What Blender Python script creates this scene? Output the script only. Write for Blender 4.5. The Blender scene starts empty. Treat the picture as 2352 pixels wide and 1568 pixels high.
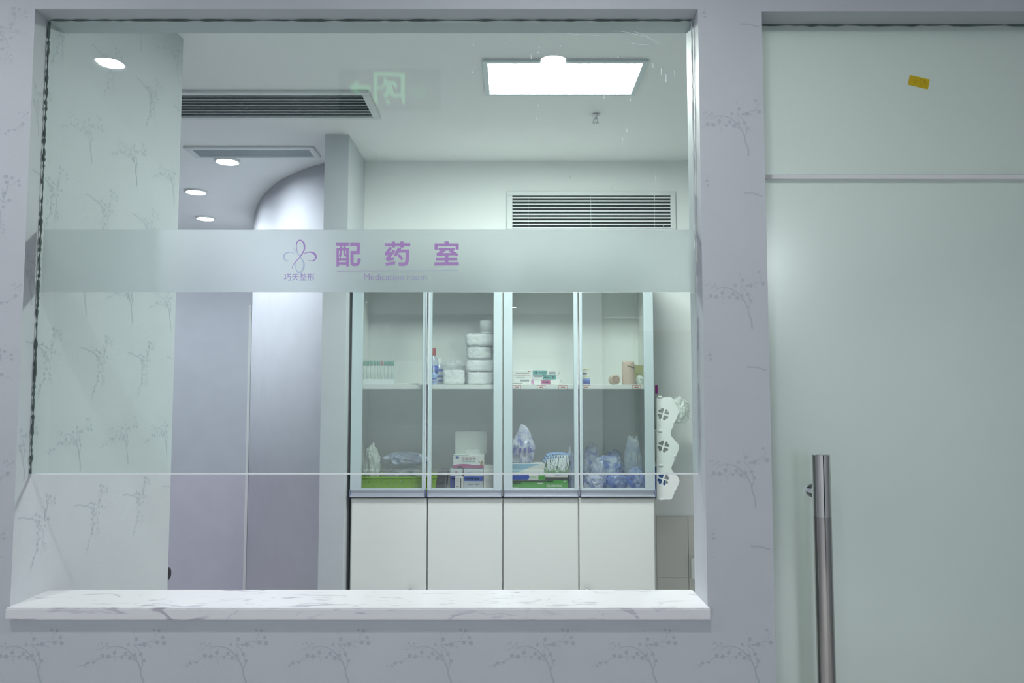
import bpy, bmesh, math, random
from mathutils import Vector, Matrix, noise
from mathutils.geometry import tessellate_polygon

random.seed(7)
S = bpy.context.scene
COL = S.collection
R = math.radians

# ------------------------------------------------------------------ camera, world, exposure
EYE = 1.55                      # camera height
F = 1880.0                      # focal length in pixels of the 2352 x 1568 frame
TILT = R(4.0)                   # camera looks up a little
cam_d = bpy.data.cameras.new('camera')
cam = bpy.data.objects.new('camera', cam_d)
COL.objects.link(cam)
cam.location = (0, 0, EYE)
cam.rotation_euler = (R(90) + TILT, 0, 0)
cam_d.sensor_width = 36.0
cam_d.lens = F / 2352.0 * 36.0
cam_d.clip_start = 0.02
S.camera = cam
W = bpy.data.worlds.new('world'); S.world = W
W.use_nodes = True
W.node_tree.nodes['Background'].inputs[0].default_value = (0.80, 0.86, 1.0, 1)
W.node_tree.nodes['Background'].inputs[1].default_value = 0.25
S.view_settings.view_transform = 'Standard'
S.view_settings.look = 'None'
S.view_settings.exposure = 0.0
S.view_settings.gamma = 1.0
S.view_settings.use_curve_mapping = False
S.cycles.use_denoising = True
S.cycles.use_adaptive_sampling = True
S.cycles.adaptive_threshold = 0.15
S.cycles.adaptive_min_samples = 24
S.cycles.max_bounces = 8
S.cycles.diffuse_bounces = 4
S.cycles.glossy_bounces = 3
S.cycles.transmission_bounces = 5
S.cycles.transparent_max_bounces = 16
S.cycles.sample_clamp_indirect = 6.0
S.cycles.caustics_reflective = False
S.cycles.caustics_refractive = False

PANEL_E = 72.0                  # light panel on the treatment room ceiling
CORR_E = 450.0                  # downlights of the corridor in front of the window
FAR_E = 270.0                   # downlights of the passage behind, and the unseen lamps added there
HALL_FILL_E = 800.0                  # unseen fill lamps added at the far side of the hall

# ------------------------------------------------------------------ the planes of the place
YW, YG, YI = 1.90, 1.96, 2.03   # window wall: front face, glass, inner face
YC, YB = 3.71, 4.065            # cabinet fronts, back wall
ZC = 2.75                       # ceiling

CT, ST = math.cos(TILT), math.sin(TILT)
def ray(u, v):
    a = (u - 1176.0) / F; b = (784.0 - v) / F
    return a, CT - b * ST, ST + b * CT
def P(u, v, Y):                 # point at depth Y
    a, y, z = ray(u, v); k = Y / y
    return a * k, EYE + z * k
def PX(u, v, Y): return P(u, v, Y)[0]
def PZ(u, v, Y): return P(u, v, Y)[1]
def PC(u, v, Z=ZC):             # point at height Z
    a, y, z = ray(u, v); k = (Z - EYE) / z
    return a * k, y * k

# ------------------------------------------------------------------ materials
def srgb(r, g, b):
    f = lambda c: (c / 255.0 / 12.92) if c <= 10 else ((c / 255.0 + 0.055) / 1.055) ** 2.4
    return (f(r), f(g), f(b), 1.0)
MATS = {}
def mat(name, col, rough=0.5, metal=0.0, spec=0.5, alpha=1.0, bump=0.0, bscale=60.0, vary=0.0, vscale=3.0, col2=None, coat=0.0):
    if name in MATS: return MATS[name]
    m = bpy.data.materials.new(name); m.use_nodes = True
    nt = m.node_tree; b = nt.nodes['Principled BSDF']
    b.inputs['Base Color'].default_value = col
    b.inputs['Roughness'].default_value = rough
    b.inputs['Metallic'].default_value = metal
    b.inputs['Specular IOR Level'].default_value = spec
    b.inputs['Alpha'].default_value = alpha
    if coat: b.inputs['Coat Weight'].default_value = coat
    if bump or vary:
        tc = nt.nodes.new('ShaderNodeTexCoord')
    if bump:
        n = nt.nodes.new('ShaderNodeTexNoise'); n.inputs['Scale'].default_value = bscale; n.inputs['Detail'].default_value = 4
        nt.links.new(tc.outputs['Object'], n.inputs['Vector'])
        bp = nt.nodes.new('ShaderNodeBump'); bp.inputs['Strength'].default_value = bump; bp.inputs['Distance'].default_value = 0.002
        nt.links.new(n.outputs['Fac'], bp.inputs['Height']); nt.links.new(bp.outputs['Normal'], b.inputs['Normal'])
    if vary:
        n = nt.nodes.new('ShaderNodeTexNoise'); n.inputs['Scale'].default_value = vscale; n.inputs['Detail'].default_value = 5
        nt.links.new(tc.outputs['Object'], n.inputs['Vector'])
        rp = nt.nodes.new('ShaderNodeValToRGB')
        c2 = col2 or tuple(c * (1 - vary) for c in col[:3]) + (1,)
        rp.color_ramp.elements[0].position = 0.35; rp.color_ramp.elements[0].color = c2
        rp.color_ramp.elements[1].position = 0.65; rp.color_ramp.elements[1].color = col
        nt.links.new(n.outputs['Fac'], rp.inputs['Fac']); nt.links.new(rp.outputs['Color'], b.inputs['Base Color'])
    MATS[name] = m
    return m

def emit(name, col, strength):
    m = bpy.data.materials.new(name); m.use_nodes = True
    nt = m.node_tree; nt.nodes.clear()
    o = nt.nodes.new('ShaderNodeOutputMaterial'); e = nt.nodes.new('ShaderNodeEmission')
    e.inputs[0].default_value = col; e.inputs[1].default_value = strength
    nt.links.new(e.outputs[0], o.inputs[0]); MATS[name] = m
    if strength < 10: m.cycles.emission_sampling = 'NONE'   # the dim sign lights nothing around it
    return m

def clear_glass(name, tint, f0=0.04, rough=0.0):
    m = bpy.data.materials.new(name); m.use_nodes = True
    nt = m.node_tree; nt.nodes.clear(); N = nt.nodes.new; L = nt.links.new
    o = N('ShaderNodeOutputMaterial'); mx = N('ShaderNodeMixShader')
    t = N('ShaderNodeBsdfTransparent'); t.inputs[0].default_value = tint
    g = N('ShaderNodeBsdfGlossy'); g.inputs['Roughness'].default_value = rough
    lw = N('ShaderNodeLayerWeight'); lw.inputs['Blend'].default_value = 0.5
    pw = N('ShaderNodeMath'); pw.operation = 'POWER'; pw.inputs[1].default_value = 5
    ml = N('ShaderNodeMath'); ml.operation = 'MULTIPLY_ADD'; ml.inputs[1].default_value = 1 - f0; ml.inputs[2].default_value = f0
    L(lw.outputs['Facing'], pw.inputs[0]); L(pw.outputs[0], ml.inputs[0]); L(ml.outputs[0], mx.inputs[0])
    L(t.outputs[0], mx.inputs[1]); L(g.outputs[0], mx.inputs[2]); L(mx.outputs[0], o.inputs[0])
    MATS[name] = m
    return m

WALLPAPER = mat('wallpaper', srgb(199, 204, 209), 0.55, bump=0.15, bscale=220, vary=0.03, vscale=6)
INKP = mat('wallpaper_ink_pale', srgb(179, 187, 194), 0.4)
INK = mat('wallpaper_ink', srgb(176, 185, 193), 0.45)
WHITEWALL = mat('white_paint', srgb(238, 241, 240), 0.6, bump=0.05, bscale=150)
CEIL = mat('ceiling_paint', srgb(240, 241, 241), 0.7)
LILAC = mat('lilac_wallpaper', srgb(208, 210, 219), 0.55, vary=0.04, vscale=8)
FLOORM = mat('floor_tile', srgb(228, 226, 226), 0.25, vary=0.06, vscale=2)
TILE = mat('wall_tile', srgb(214, 212, 206), 0.2)
GROUT = mat('grout', srgb(190, 188, 180), 0.8)
LAMINATE = mat('white_laminate', srgb(231, 234, 231), 0.32)
LAMDARK = mat('laminate_edge', srgb(150, 152, 120), 0.5)
ALU = mat('pale_aluminium', srgb(205, 218, 222), 0.32, 0.35)
ALU2 = mat('aluminium_rail', srgb(205, 210, 222), 0.28, 0.55)
CAPBLUE = mat('rail_end_plastic', srgb(128, 138, 168), 0.4)
STEEL = mat('polished_steel', srgb(206, 204, 200), 0.05, 1.0)
BRUSHED = mat('brushed_steel', srgb(182, 178, 173), 0.16, 1.0)
CHROME = mat('chrome', srgb(200, 202, 206), 0.08, 1.0)
WHITEP = mat('white_plastic', srgb(232, 236, 234), 0.35)
VENTW = mat('vent_white', srgb(222, 226, 226), 0.45)
VENTGREY = mat('vent_grey', srgb(176, 186, 190), 0.5)
DARK = mat('dark_void', srgb(46, 54, 58), 0.8)
SEAL = mat('grey_sealant', srgb(96, 114, 110), 0.6, vary=0.4, vscale=30)
BLACKP = mat('black_plastic', srgb(34, 34, 40), 0.4)
GLASS = clear_glass('window_glass', (0.945, 0.985, 0.967, 1))
CGLASS = clear_glass('cabinet_glass', (0.96, 0.972, 0.968, 1), 0.12)
EDGE = mat('glass_edge_glint', srgb(244, 250, 250), 0.15)  # near-white strip colour paints in the glint of the pane's lower edge

def marble():
    m = bpy.data.materials.new('marble_sill'); m.use_nodes = True
    nt = m.node_tree; b = nt.nodes['Principled BSDF']; N = nt.nodes.new; L = nt.links.new
    tc = N('ShaderNodeTexCoord')
    mp = N('ShaderNodeMapping'); mp.inputs['Scale'].default_value = (0.55, 1.5, 1.5)
    w = N('ShaderNodeTexNoise'); w.inputs['Scale'].default_value = 9; w.inputs['Detail'].default_value = 3
    add = N('ShaderNodeMixRGB'); add.blend_type = 'ADD'; add.inputs[0].default_value = 0.22
    n = N('ShaderNodeTexNoise'); n.inputs['Scale'].default_value = 13; n.inputs['Detail'].default_value = 2; n.inputs['Distortion'].default_value = 1.4
    rp = N('ShaderNodeValToRGB')
    e = rp.color_ramp.elements
    e[0].position = 0.27; e[0].color = srgb(184, 180, 190)
    e[1].position = 0.42; e[1].color = srgb(232, 233, 235)
    x = e.new(0.36); x.color = srgb(216, 215, 220)
    L(tc.outputs['Object'], mp.inputs['Vector']); L(mp.outputs[0], w.inputs['Vector']); L(mp.outputs[0], add.inputs[1]); L(w.outputs['Color'], add.inputs[2])
    L(add.outputs[0], n.inputs['Vector']); L(n.outputs['Fac'], rp.inputs['Fac']); L(rp.outputs[0], b.inputs['Base Color'])
    b.inputs['Roughness'].default_value = 0.22
    return m
MARBLE = marble()

def frosted_film():
    m = bpy.data.materials.new('frosted_film'); m.use_nodes = True
    nt = m.node_tree; nt.nodes.clear(); N = nt.nodes.new; L = nt.links.new
    o = N('ShaderNodeOutputMaterial')
    g = N('ShaderNodeBsdfGlass'); g.inputs['Roughness'].default_value = 0.42; g.inputs['IOR'].default_value = 1.3; g.inputs['Color'].default_value = (0.97, 0.985, 0.985, 1)
    d = N('ShaderNodeBsdfDiffuse'); d.inputs[0].default_value = srgb(225, 232, 236)
    t = N('ShaderNodeBsdfTranslucent'); t.inputs[0].default_value = srgb(225, 232, 236)
    m1 = N('ShaderNodeMixShader'); m1.inputs[0].default_value = 0.65
    m2 = N('ShaderNodeMixShader'); m2.inputs[0].default_value = 0.16
    L(d.outputs[0], m1.inputs[1]); L(t.outputs[0], m1.inputs[2])
    L(g.outputs[0], m2.inputs[1]); L(m1.outputs[0], m2.inputs[2]); L(m2.outputs[0], o.inputs[0])
    return m
FILM = frosted_film()

def frosted_door():
    m = bpy.data.materials.new('frosted_door_glass'); m.use_nodes = True
    nt = m.node_tree; nt.nodes.clear(); N = nt.nodes.new; L = nt.links.new
    o = N('ShaderNodeOutputMaterial')
    d = N('ShaderNodeBsdfDiffuse'); d.inputs[0].default_value = srgb(214, 228, 220)
    t = N('ShaderNodeBsdfTranslucent'); t.inputs[0].default_value = srgb(226, 238, 232)
    g = N('ShaderNodeBsdfGlossy'); g.inputs['Roughness'].default_value = 0.2; g.inputs[0].default_value = srgb(228, 238, 234)
    m1 = N('ShaderNodeMixShader'); m1.inputs[0].default_value = 0.6
    m2 = N('ShaderNodeMixShader'); m2.inputs[0].default_value = 0.42
    L(d.outputs[0], m1.inputs[1]); L(t.outputs[0], m1.inputs[2])
    L(m1.outputs[0], m2.inputs[1]); L(g.outputs[0], m2.inputs[2]); L(m2.outputs[0], o.inputs[0])
    return m
FDOOR = frosted_door()

# ------------------------------------------------------------------ mesh helpers
class MB:
    def __init__(s): s.v = []; s.f = []; s.smooth = False
    def poly(s, pts):
        i = len(s.v); s.v += [tuple(p) for p in pts]; s.f.append(tuple(range(i, i + len(pts)))); return s
    def box(s, x0, x1, y0, y1, z0, z1):
        i = len(s.v)
        s.v += [(x0, y0, z0), (x1, y0, z0), (x1, y1, z0), (x0, y1, z0), (x0, y0, z1), (x1, y0, z1), (x1, y1, z1), (x0, y1, z1)]
        s.f += [tuple(i + k for k in q) for q in ((0, 3, 2, 1), (4, 5, 6, 7), (0, 1, 5, 4), (1, 2, 6, 5), (2, 3, 7, 6), (3, 0, 4, 7))]
        return s
    def rbox(s, x0, x1, y0, y1, z0, z1, r=0.003, seg=2):
        bm = bmesh.new()
        bmesh.ops.create_cube(bm, size=1.0)
        for v in bm.verts:
            v.co = Vector(((x0 + x1) / 2 + v.co.x * (x1 - x0), (y0 + y1) / 2 + v.co.y * (y1 - y0), (z0 + z1) / 2 + v.co.z * (z1 - z0)))
        r = min(r, (x1 - x0) * 0.49, (y1 - y0) * 0.49, (z1 - z0) * 0.49)
        bmesh.ops.bevel(bm, geom=bm.edges[:], offset=r, segments=seg, affect='EDGES', profile=0.5)
        s.take(bm); return s
    def take(s, bm):
        i = len(s.v); bm.verts.index_update()
        s.v += [tuple(v.co) for v in bm.verts]; s.f += [tuple(i + v.index for v in f.verts) for f in bm.faces]
        bm.free(); return s
    def tube(s, pts, r, n=10, cap=True):
        pts = [Vector(p) for p in pts]; rr = r if isinstance(r, (list, tuple)) else [r] * len(pts)
        base = len(s.v); up = Vector((0, 0, 1)); prev = None
        for k, p in enumerate(pts):
            t = (pts[min(k + 1, len(pts) - 1)] - pts[max(k - 1, 0)]).normalized()
            if prev is None: a = t.cross(up if abs(t.z) < 0.9 else Vector((1, 0, 0))).normalized()
            else: a = (prev - t * prev.dot(t)).normalized()
            prev = a; b = t.cross(a)
            for j in range(n):
                q = 2 * math.pi * j / n
                s.v.append(tuple(p + (a * math.cos(q) + b * math.sin(q)) * rr[k]))
        for k in range(len(pts) - 1):
            for j in range(n):
                s.f.append((base + k * n + j, base + k * n + (j + 1) % n, base + (k + 1) * n + (j + 1) % n, base + (k + 1) * n + j))
        if cap:
            s.f.append(tuple(base + j for j in reversed(range(n)))); e = base + (len(pts) - 1) * n
            s.f.append(tuple(e + j for j in range(n)))
        return s
    def lathe(s, prof, c=(0, 0, 0), n=24):   # prof: (radius, z)
        base = len(s.v)
        for r_, z in prof:
            for j in range(n):
                q = 2 * math.pi * j / n
                s.v.append((c[0] + r_ * math.cos(q), c[1] + r_ * math.sin(q), c[2] + z))
        for k in range(len(prof) - 1):
            for j in range(n):
                s.f.append((base + k * n + j, base + k * n + (j + 1) % n, base + (k + 1) * n + (j + 1) % n, base + (k + 1) * n + j))
        if prof[0][0] > 1e-5: s.f.append(tuple(base + j for j in reversed(range(n))))
        if prof[-1][0] > 1e-5:
            e = base + (len(prof) - 1) * n; s.f.append(tuple(e + j for j in range(n)))
        return s
    def xzpoly(s, pts, y, t=0.0004):         # flat print in the XZ plane, facing -Y, with a little thickness
        tri = tessellate_polygon([[Vector((p[0], p[1], 0)) for p in pts]])
        i = len(s.v); n = len(pts)
        s.v += [(p[0], y - t, p[1]) for p in pts] + [(p[0], y, p[1]) for p in pts]
        for a, b, c in tri: s.f.append((i + a, i + b, i + c))
        for k in range(n): s.f.append((i + k, i + (k + 1) % n, i + n + (k + 1) % n, i + n + k))
        return s
    def build(s, name, m, parent=None, smooth=False, loc=None, angle=None):
        me = bpy.data.meshes.new(name); me.from_pydata(s.v, [], s.f); me.update()
        bm = bmesh.new(); bm.from_mesh(me)
        bmesh.ops.recalc_face_normals(bm, faces=bm.faces[:]); bm.to_mesh(me); bm.free()
        me.materials.append(m)
        if smooth:
            for p in me.polygons: p.use_smooth = True
            if angle: me.set_sharp_from_angle(angle=R(angle))
        return link(name, me, parent, loc)
def link(name, me, parent=None, loc=None):
    o = bpy.data.objects.new(name, me); COL.objects.link(o)
    if parent is not None: o.parent = parent
    if loc is not None: o.location = loc
    return o
def tag(o, label=None, cat=None, group=None, kind=None):
    if label: o['label'] = label
    if cat: o['category'] = cat
    if group: o['group'] = group
    if kind: o['kind'] = kind
    return o
def thing(name, label, cat, loc=(0, 0, 0), rz=0.0, group=None):
    o = bpy.data.objects.new(name, None); o.empty_display_size = 0.05; COL.objects.link(o)
    o.location = loc; o.rotation_euler = (0, 0, rz)
    return tag(o, label, cat, group)
def shell(name, label=None, loc=(0, 0, 0)):
    o = bpy.data.objects.new(name, None); o.empty_display_size = 0.05; COL.objects.link(o); o.location = loc
    return tag(o, label, None, None, 'structure')
def struct(name, mb, m, label=None, **k):
    return tag(mb.build(name, m, **k), label, None, None, 'structure')
def copy_tree(o, parent=None):
    c = o.copy(); COL.objects.link(c)
    if parent is not None: c.parent = parent
    for ch in list(o.children): copy_tree(ch, c)
    return c

def text_shape(body, height, offset=0.0):
    cu = bpy.data.curves.new('lettering', 'FONT'); cu.body = body; cu.size = 1.0; cu.resolution_u = 3
    cu.offset = offset
    o = bpy.data.objects.new('lettering', cu); COL.objects.link(o)
    dg = bpy.context.evaluated_depsgraph_get(); dg.update()
    me = bpy.data.meshes.new_from_object(o.evaluated_get(dg))
    bpy.data.objects.remove(o); bpy.data.curves.remove(cu)
    xs = [v.co.x for v in me.vertices]; ys = [v.co.y for v in me.vertices]
    if not xs: return me, 0
    x0, x1, y0, y1 = min(xs), max(xs), min(ys), max(ys)
    k = height / (y1 - y0)
    for v in me.vertices: v.co = Vector(((v.co.x - (x0 + x1) / 2) * k, 0, (v.co.y - y0) * k))
    return me, (x1 - x0) * k
def text(body, x, y, z, height, m, parent, width=None, offset=0.0, mirror=False, name='lettering'):
    me, w = text_shape(body, height, offset)
    sx = (width / w) if width and w else 1.0
    if mirror: sx = -sx
    for v in me.vertices: v.co.x *= sx
    me.materials.append(m)
    return link(name, me, parent, (x, y, z))

def outline_mesh(name, outers, t, m, parent=None, loc=None, rot=None):
    """flat sheet in XZ with holes: outers = list of closed loops (first the outline, then the holes)"""
    cu = bpy.data.curves.new(name, 'CURVE'); cu.dimensions = '2D'; cu.fill_mode = 'BOTH'; cu.extrude = t / 2
    for lp in outers:
        sp = cu.splines.new('POLY'); sp.points.add(len(lp) - 1); sp.use_cyclic_u = True
        for k, p in enumerate(lp): sp.points[k].co = (p[0], p[1], 0, 1)
    o = bpy.data.objects.new(name, cu); COL.objects.link(o)
    dg = bpy.context.evaluated_depsgraph_get(); dg.update()
    me = bpy.data.meshes.new_from_object(o.evaluated_get(dg)); bpy.data.objects.remove(o); bpy.data.curves.remove(cu)
    for v in me.vertices: v.co = Vector((v.co.x, v.co.z, v.co.y))
    me.name = name; me.materials.clear(); me.materials.append(m)
    bm = bmesh.new(); bm.from_mesh(me); bmesh.ops.recalc_face_normals(bm, faces=bm.faces[:]); bm.to_mesh(me); bm.free()
    ob = link(name, me, parent, loc)
    if rot: ob.rotation_euler = rot
    return ob

def ribbon(pts, w0, wm, w1, sub=4):
    """tapered stroke: returns quads in 2D; smooth through the points"""
    q = []
    n = len(pts)
    for i in range(n - 1):
        p0 = Vector(pts[max(i - 1, 0)]); p1 = Vector(pts[i]); p2 = Vector(pts[i + 1]); p3 = Vector(pts[min(i + 2, n - 1)])
        for s in range(sub):
            t = s / sub
            q.append(0.5 * ((2 * p1) + (-p0 + p2) * t + (2 * p0 - 5 * p1 + 4 * p2 - p3) * t * t + (-p0 + 3 * p1 - 3 * p2 + p3) * t ** 3))
    q.append(Vector(pts[-1]))
    L = []; m = len(q)
    for k, p in enumerate(q):
        d = (q[min(k + 1, m - 1)] - q[max(k - 1, 0)]).normalized(); nrm = Vector((-d.y, d.x))
        t = k / (m - 1)
        w = (w0 + (wm - w0) * t * 2) if t < 0.5 else (wm + (w1 - wm) * (t - 0.5) * 2)
        L.append((p + nrm * w / 2, p - nrm * w / 2))
    return [(L[k][0], L[k][1], L[k + 1][1], L[k + 1][0]) for k in range(m - 1)]

# ------------------------------------------------------------------ window wall
XL = PX(81, 15, YW)                          # left jamb of the opening
XR = PX(1603, 25, YW)                        # right jamb
ZT = PZ(800, 21, YW)                         # head of the window
XD = PX(1766, 784, YW)                       # left jamb of the door
ZD = PZ(2000, 26, YW)
SILL_T = PZ(800, 1396, 1.884)                # top of the stone sill
SILL_B = PZ(800, 1424, 1.884)
XDR = XD + 1.25
wf = MB()
wf.box(-3.6, XL, YW, YI, 0, ZC)
wf.box(XL, XR, YW, YI, 0, SILL_B)
wf.box(XL, XR, YW, YI, ZT, ZC)
wf.box(XR, XD, YW, YI, 0, ZC)
wf.box(XD, XDR, YW, YI, ZD, ZC)
wf.box(XDR, 3.6, YW, YI, 0, ZC)
wall_front = struct('wall_front', wf, WALLPAPER, 'lavender wallpapered wall around the service window')

# blossom print of the wallpaper, laid flat on the paper
MOTIF_L = [([(1200, 1300), (1190, 1115), (1140, 1000), (1130, 900), (1070, 750), (950, 600), (850, 510), (760, 470), (620, 450), (520, 480), (440, 525)], 44, 26, 6),
  ([(1130, 890), (1170, 800), (1150, 650), (1080, 500), (990, 430), (1030, 330)], 24, 16, 8),
  ([(1060, 740), (980, 700), (900, 630), (800, 620), (650, 655)], 16, 10, 5), ([(660, 470), (610, 570), (635, 700), (650, 810)], 12, 10, 5),
  ([(430, 440), (340, 500), (230, 510)], 12, 9, 4), ([(530, 470), (430, 440), (340, 410)], 10, 8, 5), ([(600, 640), (300, 680), (260, 720), (100, 770), (-100, 840)], 8, 12, 5),
  ([(1000, 430), (1180, 400), (1300, 360), (1500, 340), (1620, 380)], 12, 12, 5), ([(1380, 330), (1410, 240), (1460, 190), (1640, 90)], 10, 8, 4),
  ([(960, 120), (990, 240)], 6, 10, 5), ([(1210, 400), (1290, 450), (1350, 485)], 8, 12, 4), ([(980, 510), (1030, 590), (1060, 700)], 5, 10, 8), ([(1410, 240), (1390, 190)], 8, 7, 5)]
MOTIF_F = [(380, 630, 50), (495, 645, 52), (615, 570, 45), (830, 580, 42), (920, 670, 52), (760, 660, 36), (1130, 600, 46), (1200, 725, 36), (1030, 310, 46), (880, 415, 38), (1190, 415, 54),
  (1110, 425, 34), (1440, 375, 52), (1575, 390, 52), (1545, 280, 42), (1370, 140, 36), (1470, 150, 38), (100, 770, 38), (220, 760, 32), (40, 830, 26), (1000, 620, 42), (300, 405, 20), (355, 380, 22), (470, 400, 26)]
def motif(cx, cz, flip, k=0.000116, up=0):
    polys = []
    def T(p):
        x = (p[0] - 800) * k; z = (650 - p[1]) * k
        if up: z = (p[0] - 800) * k * 0.9; x = -(650 - p[1]) * k * 1.1
        return (cx + (-x if flip else x), cz + z)
    for pts, a, b, c in MOTIF_L:
        for q in ribbon(pts, a, b, c, 3): polys.append([T(p) for p in q])
    rnd = random.Random(3)
    for fx, fy, r_ in MOTIF_F:
        a0 = rnd.random() * 6
        polys.append([T((fx + r_ * (0.84 + 0.16 * math.cos(5 * t + a0)) * math.cos(t), fy + r_ * (0.84 + 0.16 * math.cos(5 * t + a0)) * math.sin(t))) for t in [i * 2 * math.pi / 15 for i in range(15)]])
    return polys
def inside(p, rects): return any(r[0] < p[0] < r[1] and r[2] < p[1] < r[3] for r in rects)
PITCH_X, PITCH_Z = 0.232, 0.205
X00, Z00 = PX(285, 1500, YW), PZ(285, 1508, YW)
keep_low = [(-1.6, XR + .03, 0.3, SILL_B - .006), (XR + .004, XD - .004, 0.3, SILL_B - .006)]
keep_high = [(-1.6, XL - .004, SILL_B - .05, ZC - .01), (XR + .004, XD - .004, SILL_B - .05, ZC - .01)]
for keep, ink in ((keep_low, INK), (keep_high, INKP)):
    pr = MB(); lay = 0
    for r_ in range(-3, 9):
        for c in range(-4, 10):
            cx = X00 + c * PITCH_X + (0.5 * PITCH_X if r_ % 2 else 0); cz = Z00 + r_ * PITCH_Z
            if (r_ <= 0) != (ink is INK): continue
            for q in motif(cx, cz, r_ % 2 == 1, up=(1 if r_ % 2 else 0)):
                if all(inside(p, keep) for p in q):
                    lay += 1; pr.poly([(p[0], YW - 0.0001 - .0000015 * (lay % 160), p[1]) for p in q])
    tag(pr.build('wallpaper_print', ink, wall_front), 'faint grey blossom branches printed on the wallpaper', kind='stuff')

# ------------------------------------------------------------------ left partition, continuing the left jamb
Y_LE = 2.66
X_LE = PX(403.5, 700, Y_LE); SPLAY = (X_LE - XL) / (Y_LE - YI)    # the partition runs slightly out of square
wl = MB(); wl.box(XL - 0.14, XL, YI, Y_LE, 0, ZC)
wl.v = [(x + max(0.0, (y - YI)) * SPLAY, y, z) for x, y, z in wl.v]
wall_left = struct('wall_left', wl, WALLPAPER, 'wallpapered partition inside the left of the window')
pl = MB(); lay = 0
for r_ in range(-3, 9):
    for c in range(-1, 4):
        cy = 2.12 + c * PITCH_X + (0.11 if r_ % 2 else 0); cz = Z00 + 0.06 + r_ * PITCH_Z
        for q in motif(cy, cz, r_ % 2 == 1, up=(1 if r_ % 2 else 0)):
            if all(YW + .004 < p[0] < Y_LE - .004 and SILL_T + .004 < p[1] < ZC - .01 for p in q):
                lay += 1; pl.poly([(XL + max(0.0, p[0] - YI) * SPLAY + 0.0001 + .0000015 * (lay % 160), p[0], p[1]) for p in q])
tag(pl.build('wallpaper_print', INKP, wall_left), 'faint grey blossom branches printed on the wallpaper', kind='stuff')

# ------------------------------------------------------------------ back wall, pillar, curved wall, far wall, ceilings, floors
XPL, XPR = PX(742, 600, 3.65), PX(800, 400, 3.65)
wb = MB(); wb.box(XPR - 0.02, 2.6, YB, YB + 0.12, 0, ZC)
wall_back = struct('wall_back', wb, WHITEWALL, 'white back wall above the cabinets')
pm = MB(); pm.box(XPL, XPR, 3.65, YB + 0.12, 0, ZC)
wall_pillar = struct('wall_pillar', pm, WALLPAPER, 'pale square pillar beside the cabinets')
cpts = [(-0.80, 4.03)] + [PC(u, v) for u, v in ((744, 375), (705, 386), (671, 400), (643, 415), (619, 433.5), (600, 455), (588, 479.5), (585.7, 504))] + [(-1.80, 5.9), (-1.86, 6.38)]
def smooth2(pts, sub=8):
    out = []; n = len(pts)
    for i in range(n - 1):
        p0 = Vector(pts[max(i - 1, 0)]); p1 = Vector(pts[i]); p2 = Vector(pts[i + 1]); p3 = Vector(pts[min(i + 2, n - 1)])
        for s in range(sub):
            t = s / sub
            out.append(0.5 * ((2 * p1) + (-p0 + p2) * t + (2 * p0 - 5 * p1 + 4 * p2 - p3) * t * t + (-p0 + 3 * p1 - 3 * p2 + p3) * t ** 3))
    out.append(Vector(pts[-1])); return out
cs = smooth2(cpts)
wc = MB()
for k in range(len(cs) - 1):
    a, b = cs[k], cs[k + 1]
    wc.poly([(a.x, a.y, 0), (b.x, b.y, 0), (b.x, b.y, ZC), (a.x, a.y, ZC)])
me_w = wc
wall_curved = struct('wall_curved', wc, LILAC, 'pale curved wall behind the pillar', smooth=True)
bmc = bmesh.new(); bmc.from_mesh(wall_curved.data); bmesh.ops.remove_doubles(bmc, verts=bmc.verts[:], dist=1e-4)
bmesh.ops.recalc_face_normals(bmc, faces=bmc.faces[:]); bmc.to_mesh(wall_curved.data); bmc.free()
sol = wall_curved.modifiers.new('thickness', 'SOLIDIFY'); sol.thickness = 0.05; sol.offset = -1
YF = 6.3
XFE = PX(573, 1000, YF)                       # right edge of the far wall panel
wfar = MB(); wfar.box(-5.2, XFE - 0.022, YF, YF + 0.12, 0, ZC); wfar.box(XFE - 0.022, -1.86, YF, YF + 0.12, PZ(576, 700, YF) + .001, ZC)
wall_far = struct('wall_far', wfar, LILAC, 'lilac far wall of the passage')
tr = MB(); tr.rbox(XFE - 0.022, XFE, YF - 0.012, YF + 0.12, 0, PZ(576, 700, YF), 0.003)
struct('trim_1', tr, WHITEP, 'narrow white edge strip on the far wall')
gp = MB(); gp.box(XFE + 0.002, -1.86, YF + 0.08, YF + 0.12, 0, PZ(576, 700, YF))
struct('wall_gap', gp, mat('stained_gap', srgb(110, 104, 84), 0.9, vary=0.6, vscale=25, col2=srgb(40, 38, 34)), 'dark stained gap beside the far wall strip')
wsl = MB(); wsl.box(-5.3, -5.2, 1.9, YF + 0.12, 0, ZC)
struct('wall_passage', wsl, LILAC, 'lilac side wall of the passage')
wr = MB(); wr.box(2.5, 2.6, YI, YB, 0, ZC)
struct('wall_right', wr, WHITEWALL, 'white right wall of the medication room')
ce = MB(); ce.box(-5.3, 3.6, YI, YF + 0.2, ZC, ZC + 0.1)
ceiling = struct('ceiling', ce, CEIL, 'white plasterboard ceiling of the medication room')
ce2 = MB(); ce2.box(-3.7, 3.7, -4.2, YI, ZC, ZC + 0.1)
struct('ceiling_corridor', ce2, CEIL, 'white ceiling of the corridor outside the window')
fl = MB(); fl.box(-5.3, 3.7, -4.2, YF + 0.2, -0.1, 0)
floor = struct('floor', fl, FLOORM, 'pale tiled floor')
co = MB(); co.box(-3.7, 3.7, -4.3, -4.2, 0, ZC); struct('wall_corridor', co, mat('corridor_paper', srgb(222, 226, 230), 0.6), 'lavender corridor wall opposite the window')
co = MB(); co.box(-3.7, -3.6, -4.2, YI, 0, ZC); struct('wall_corridor_left', co, WALLPAPER, 'lavender end wall of the corridor')
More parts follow.
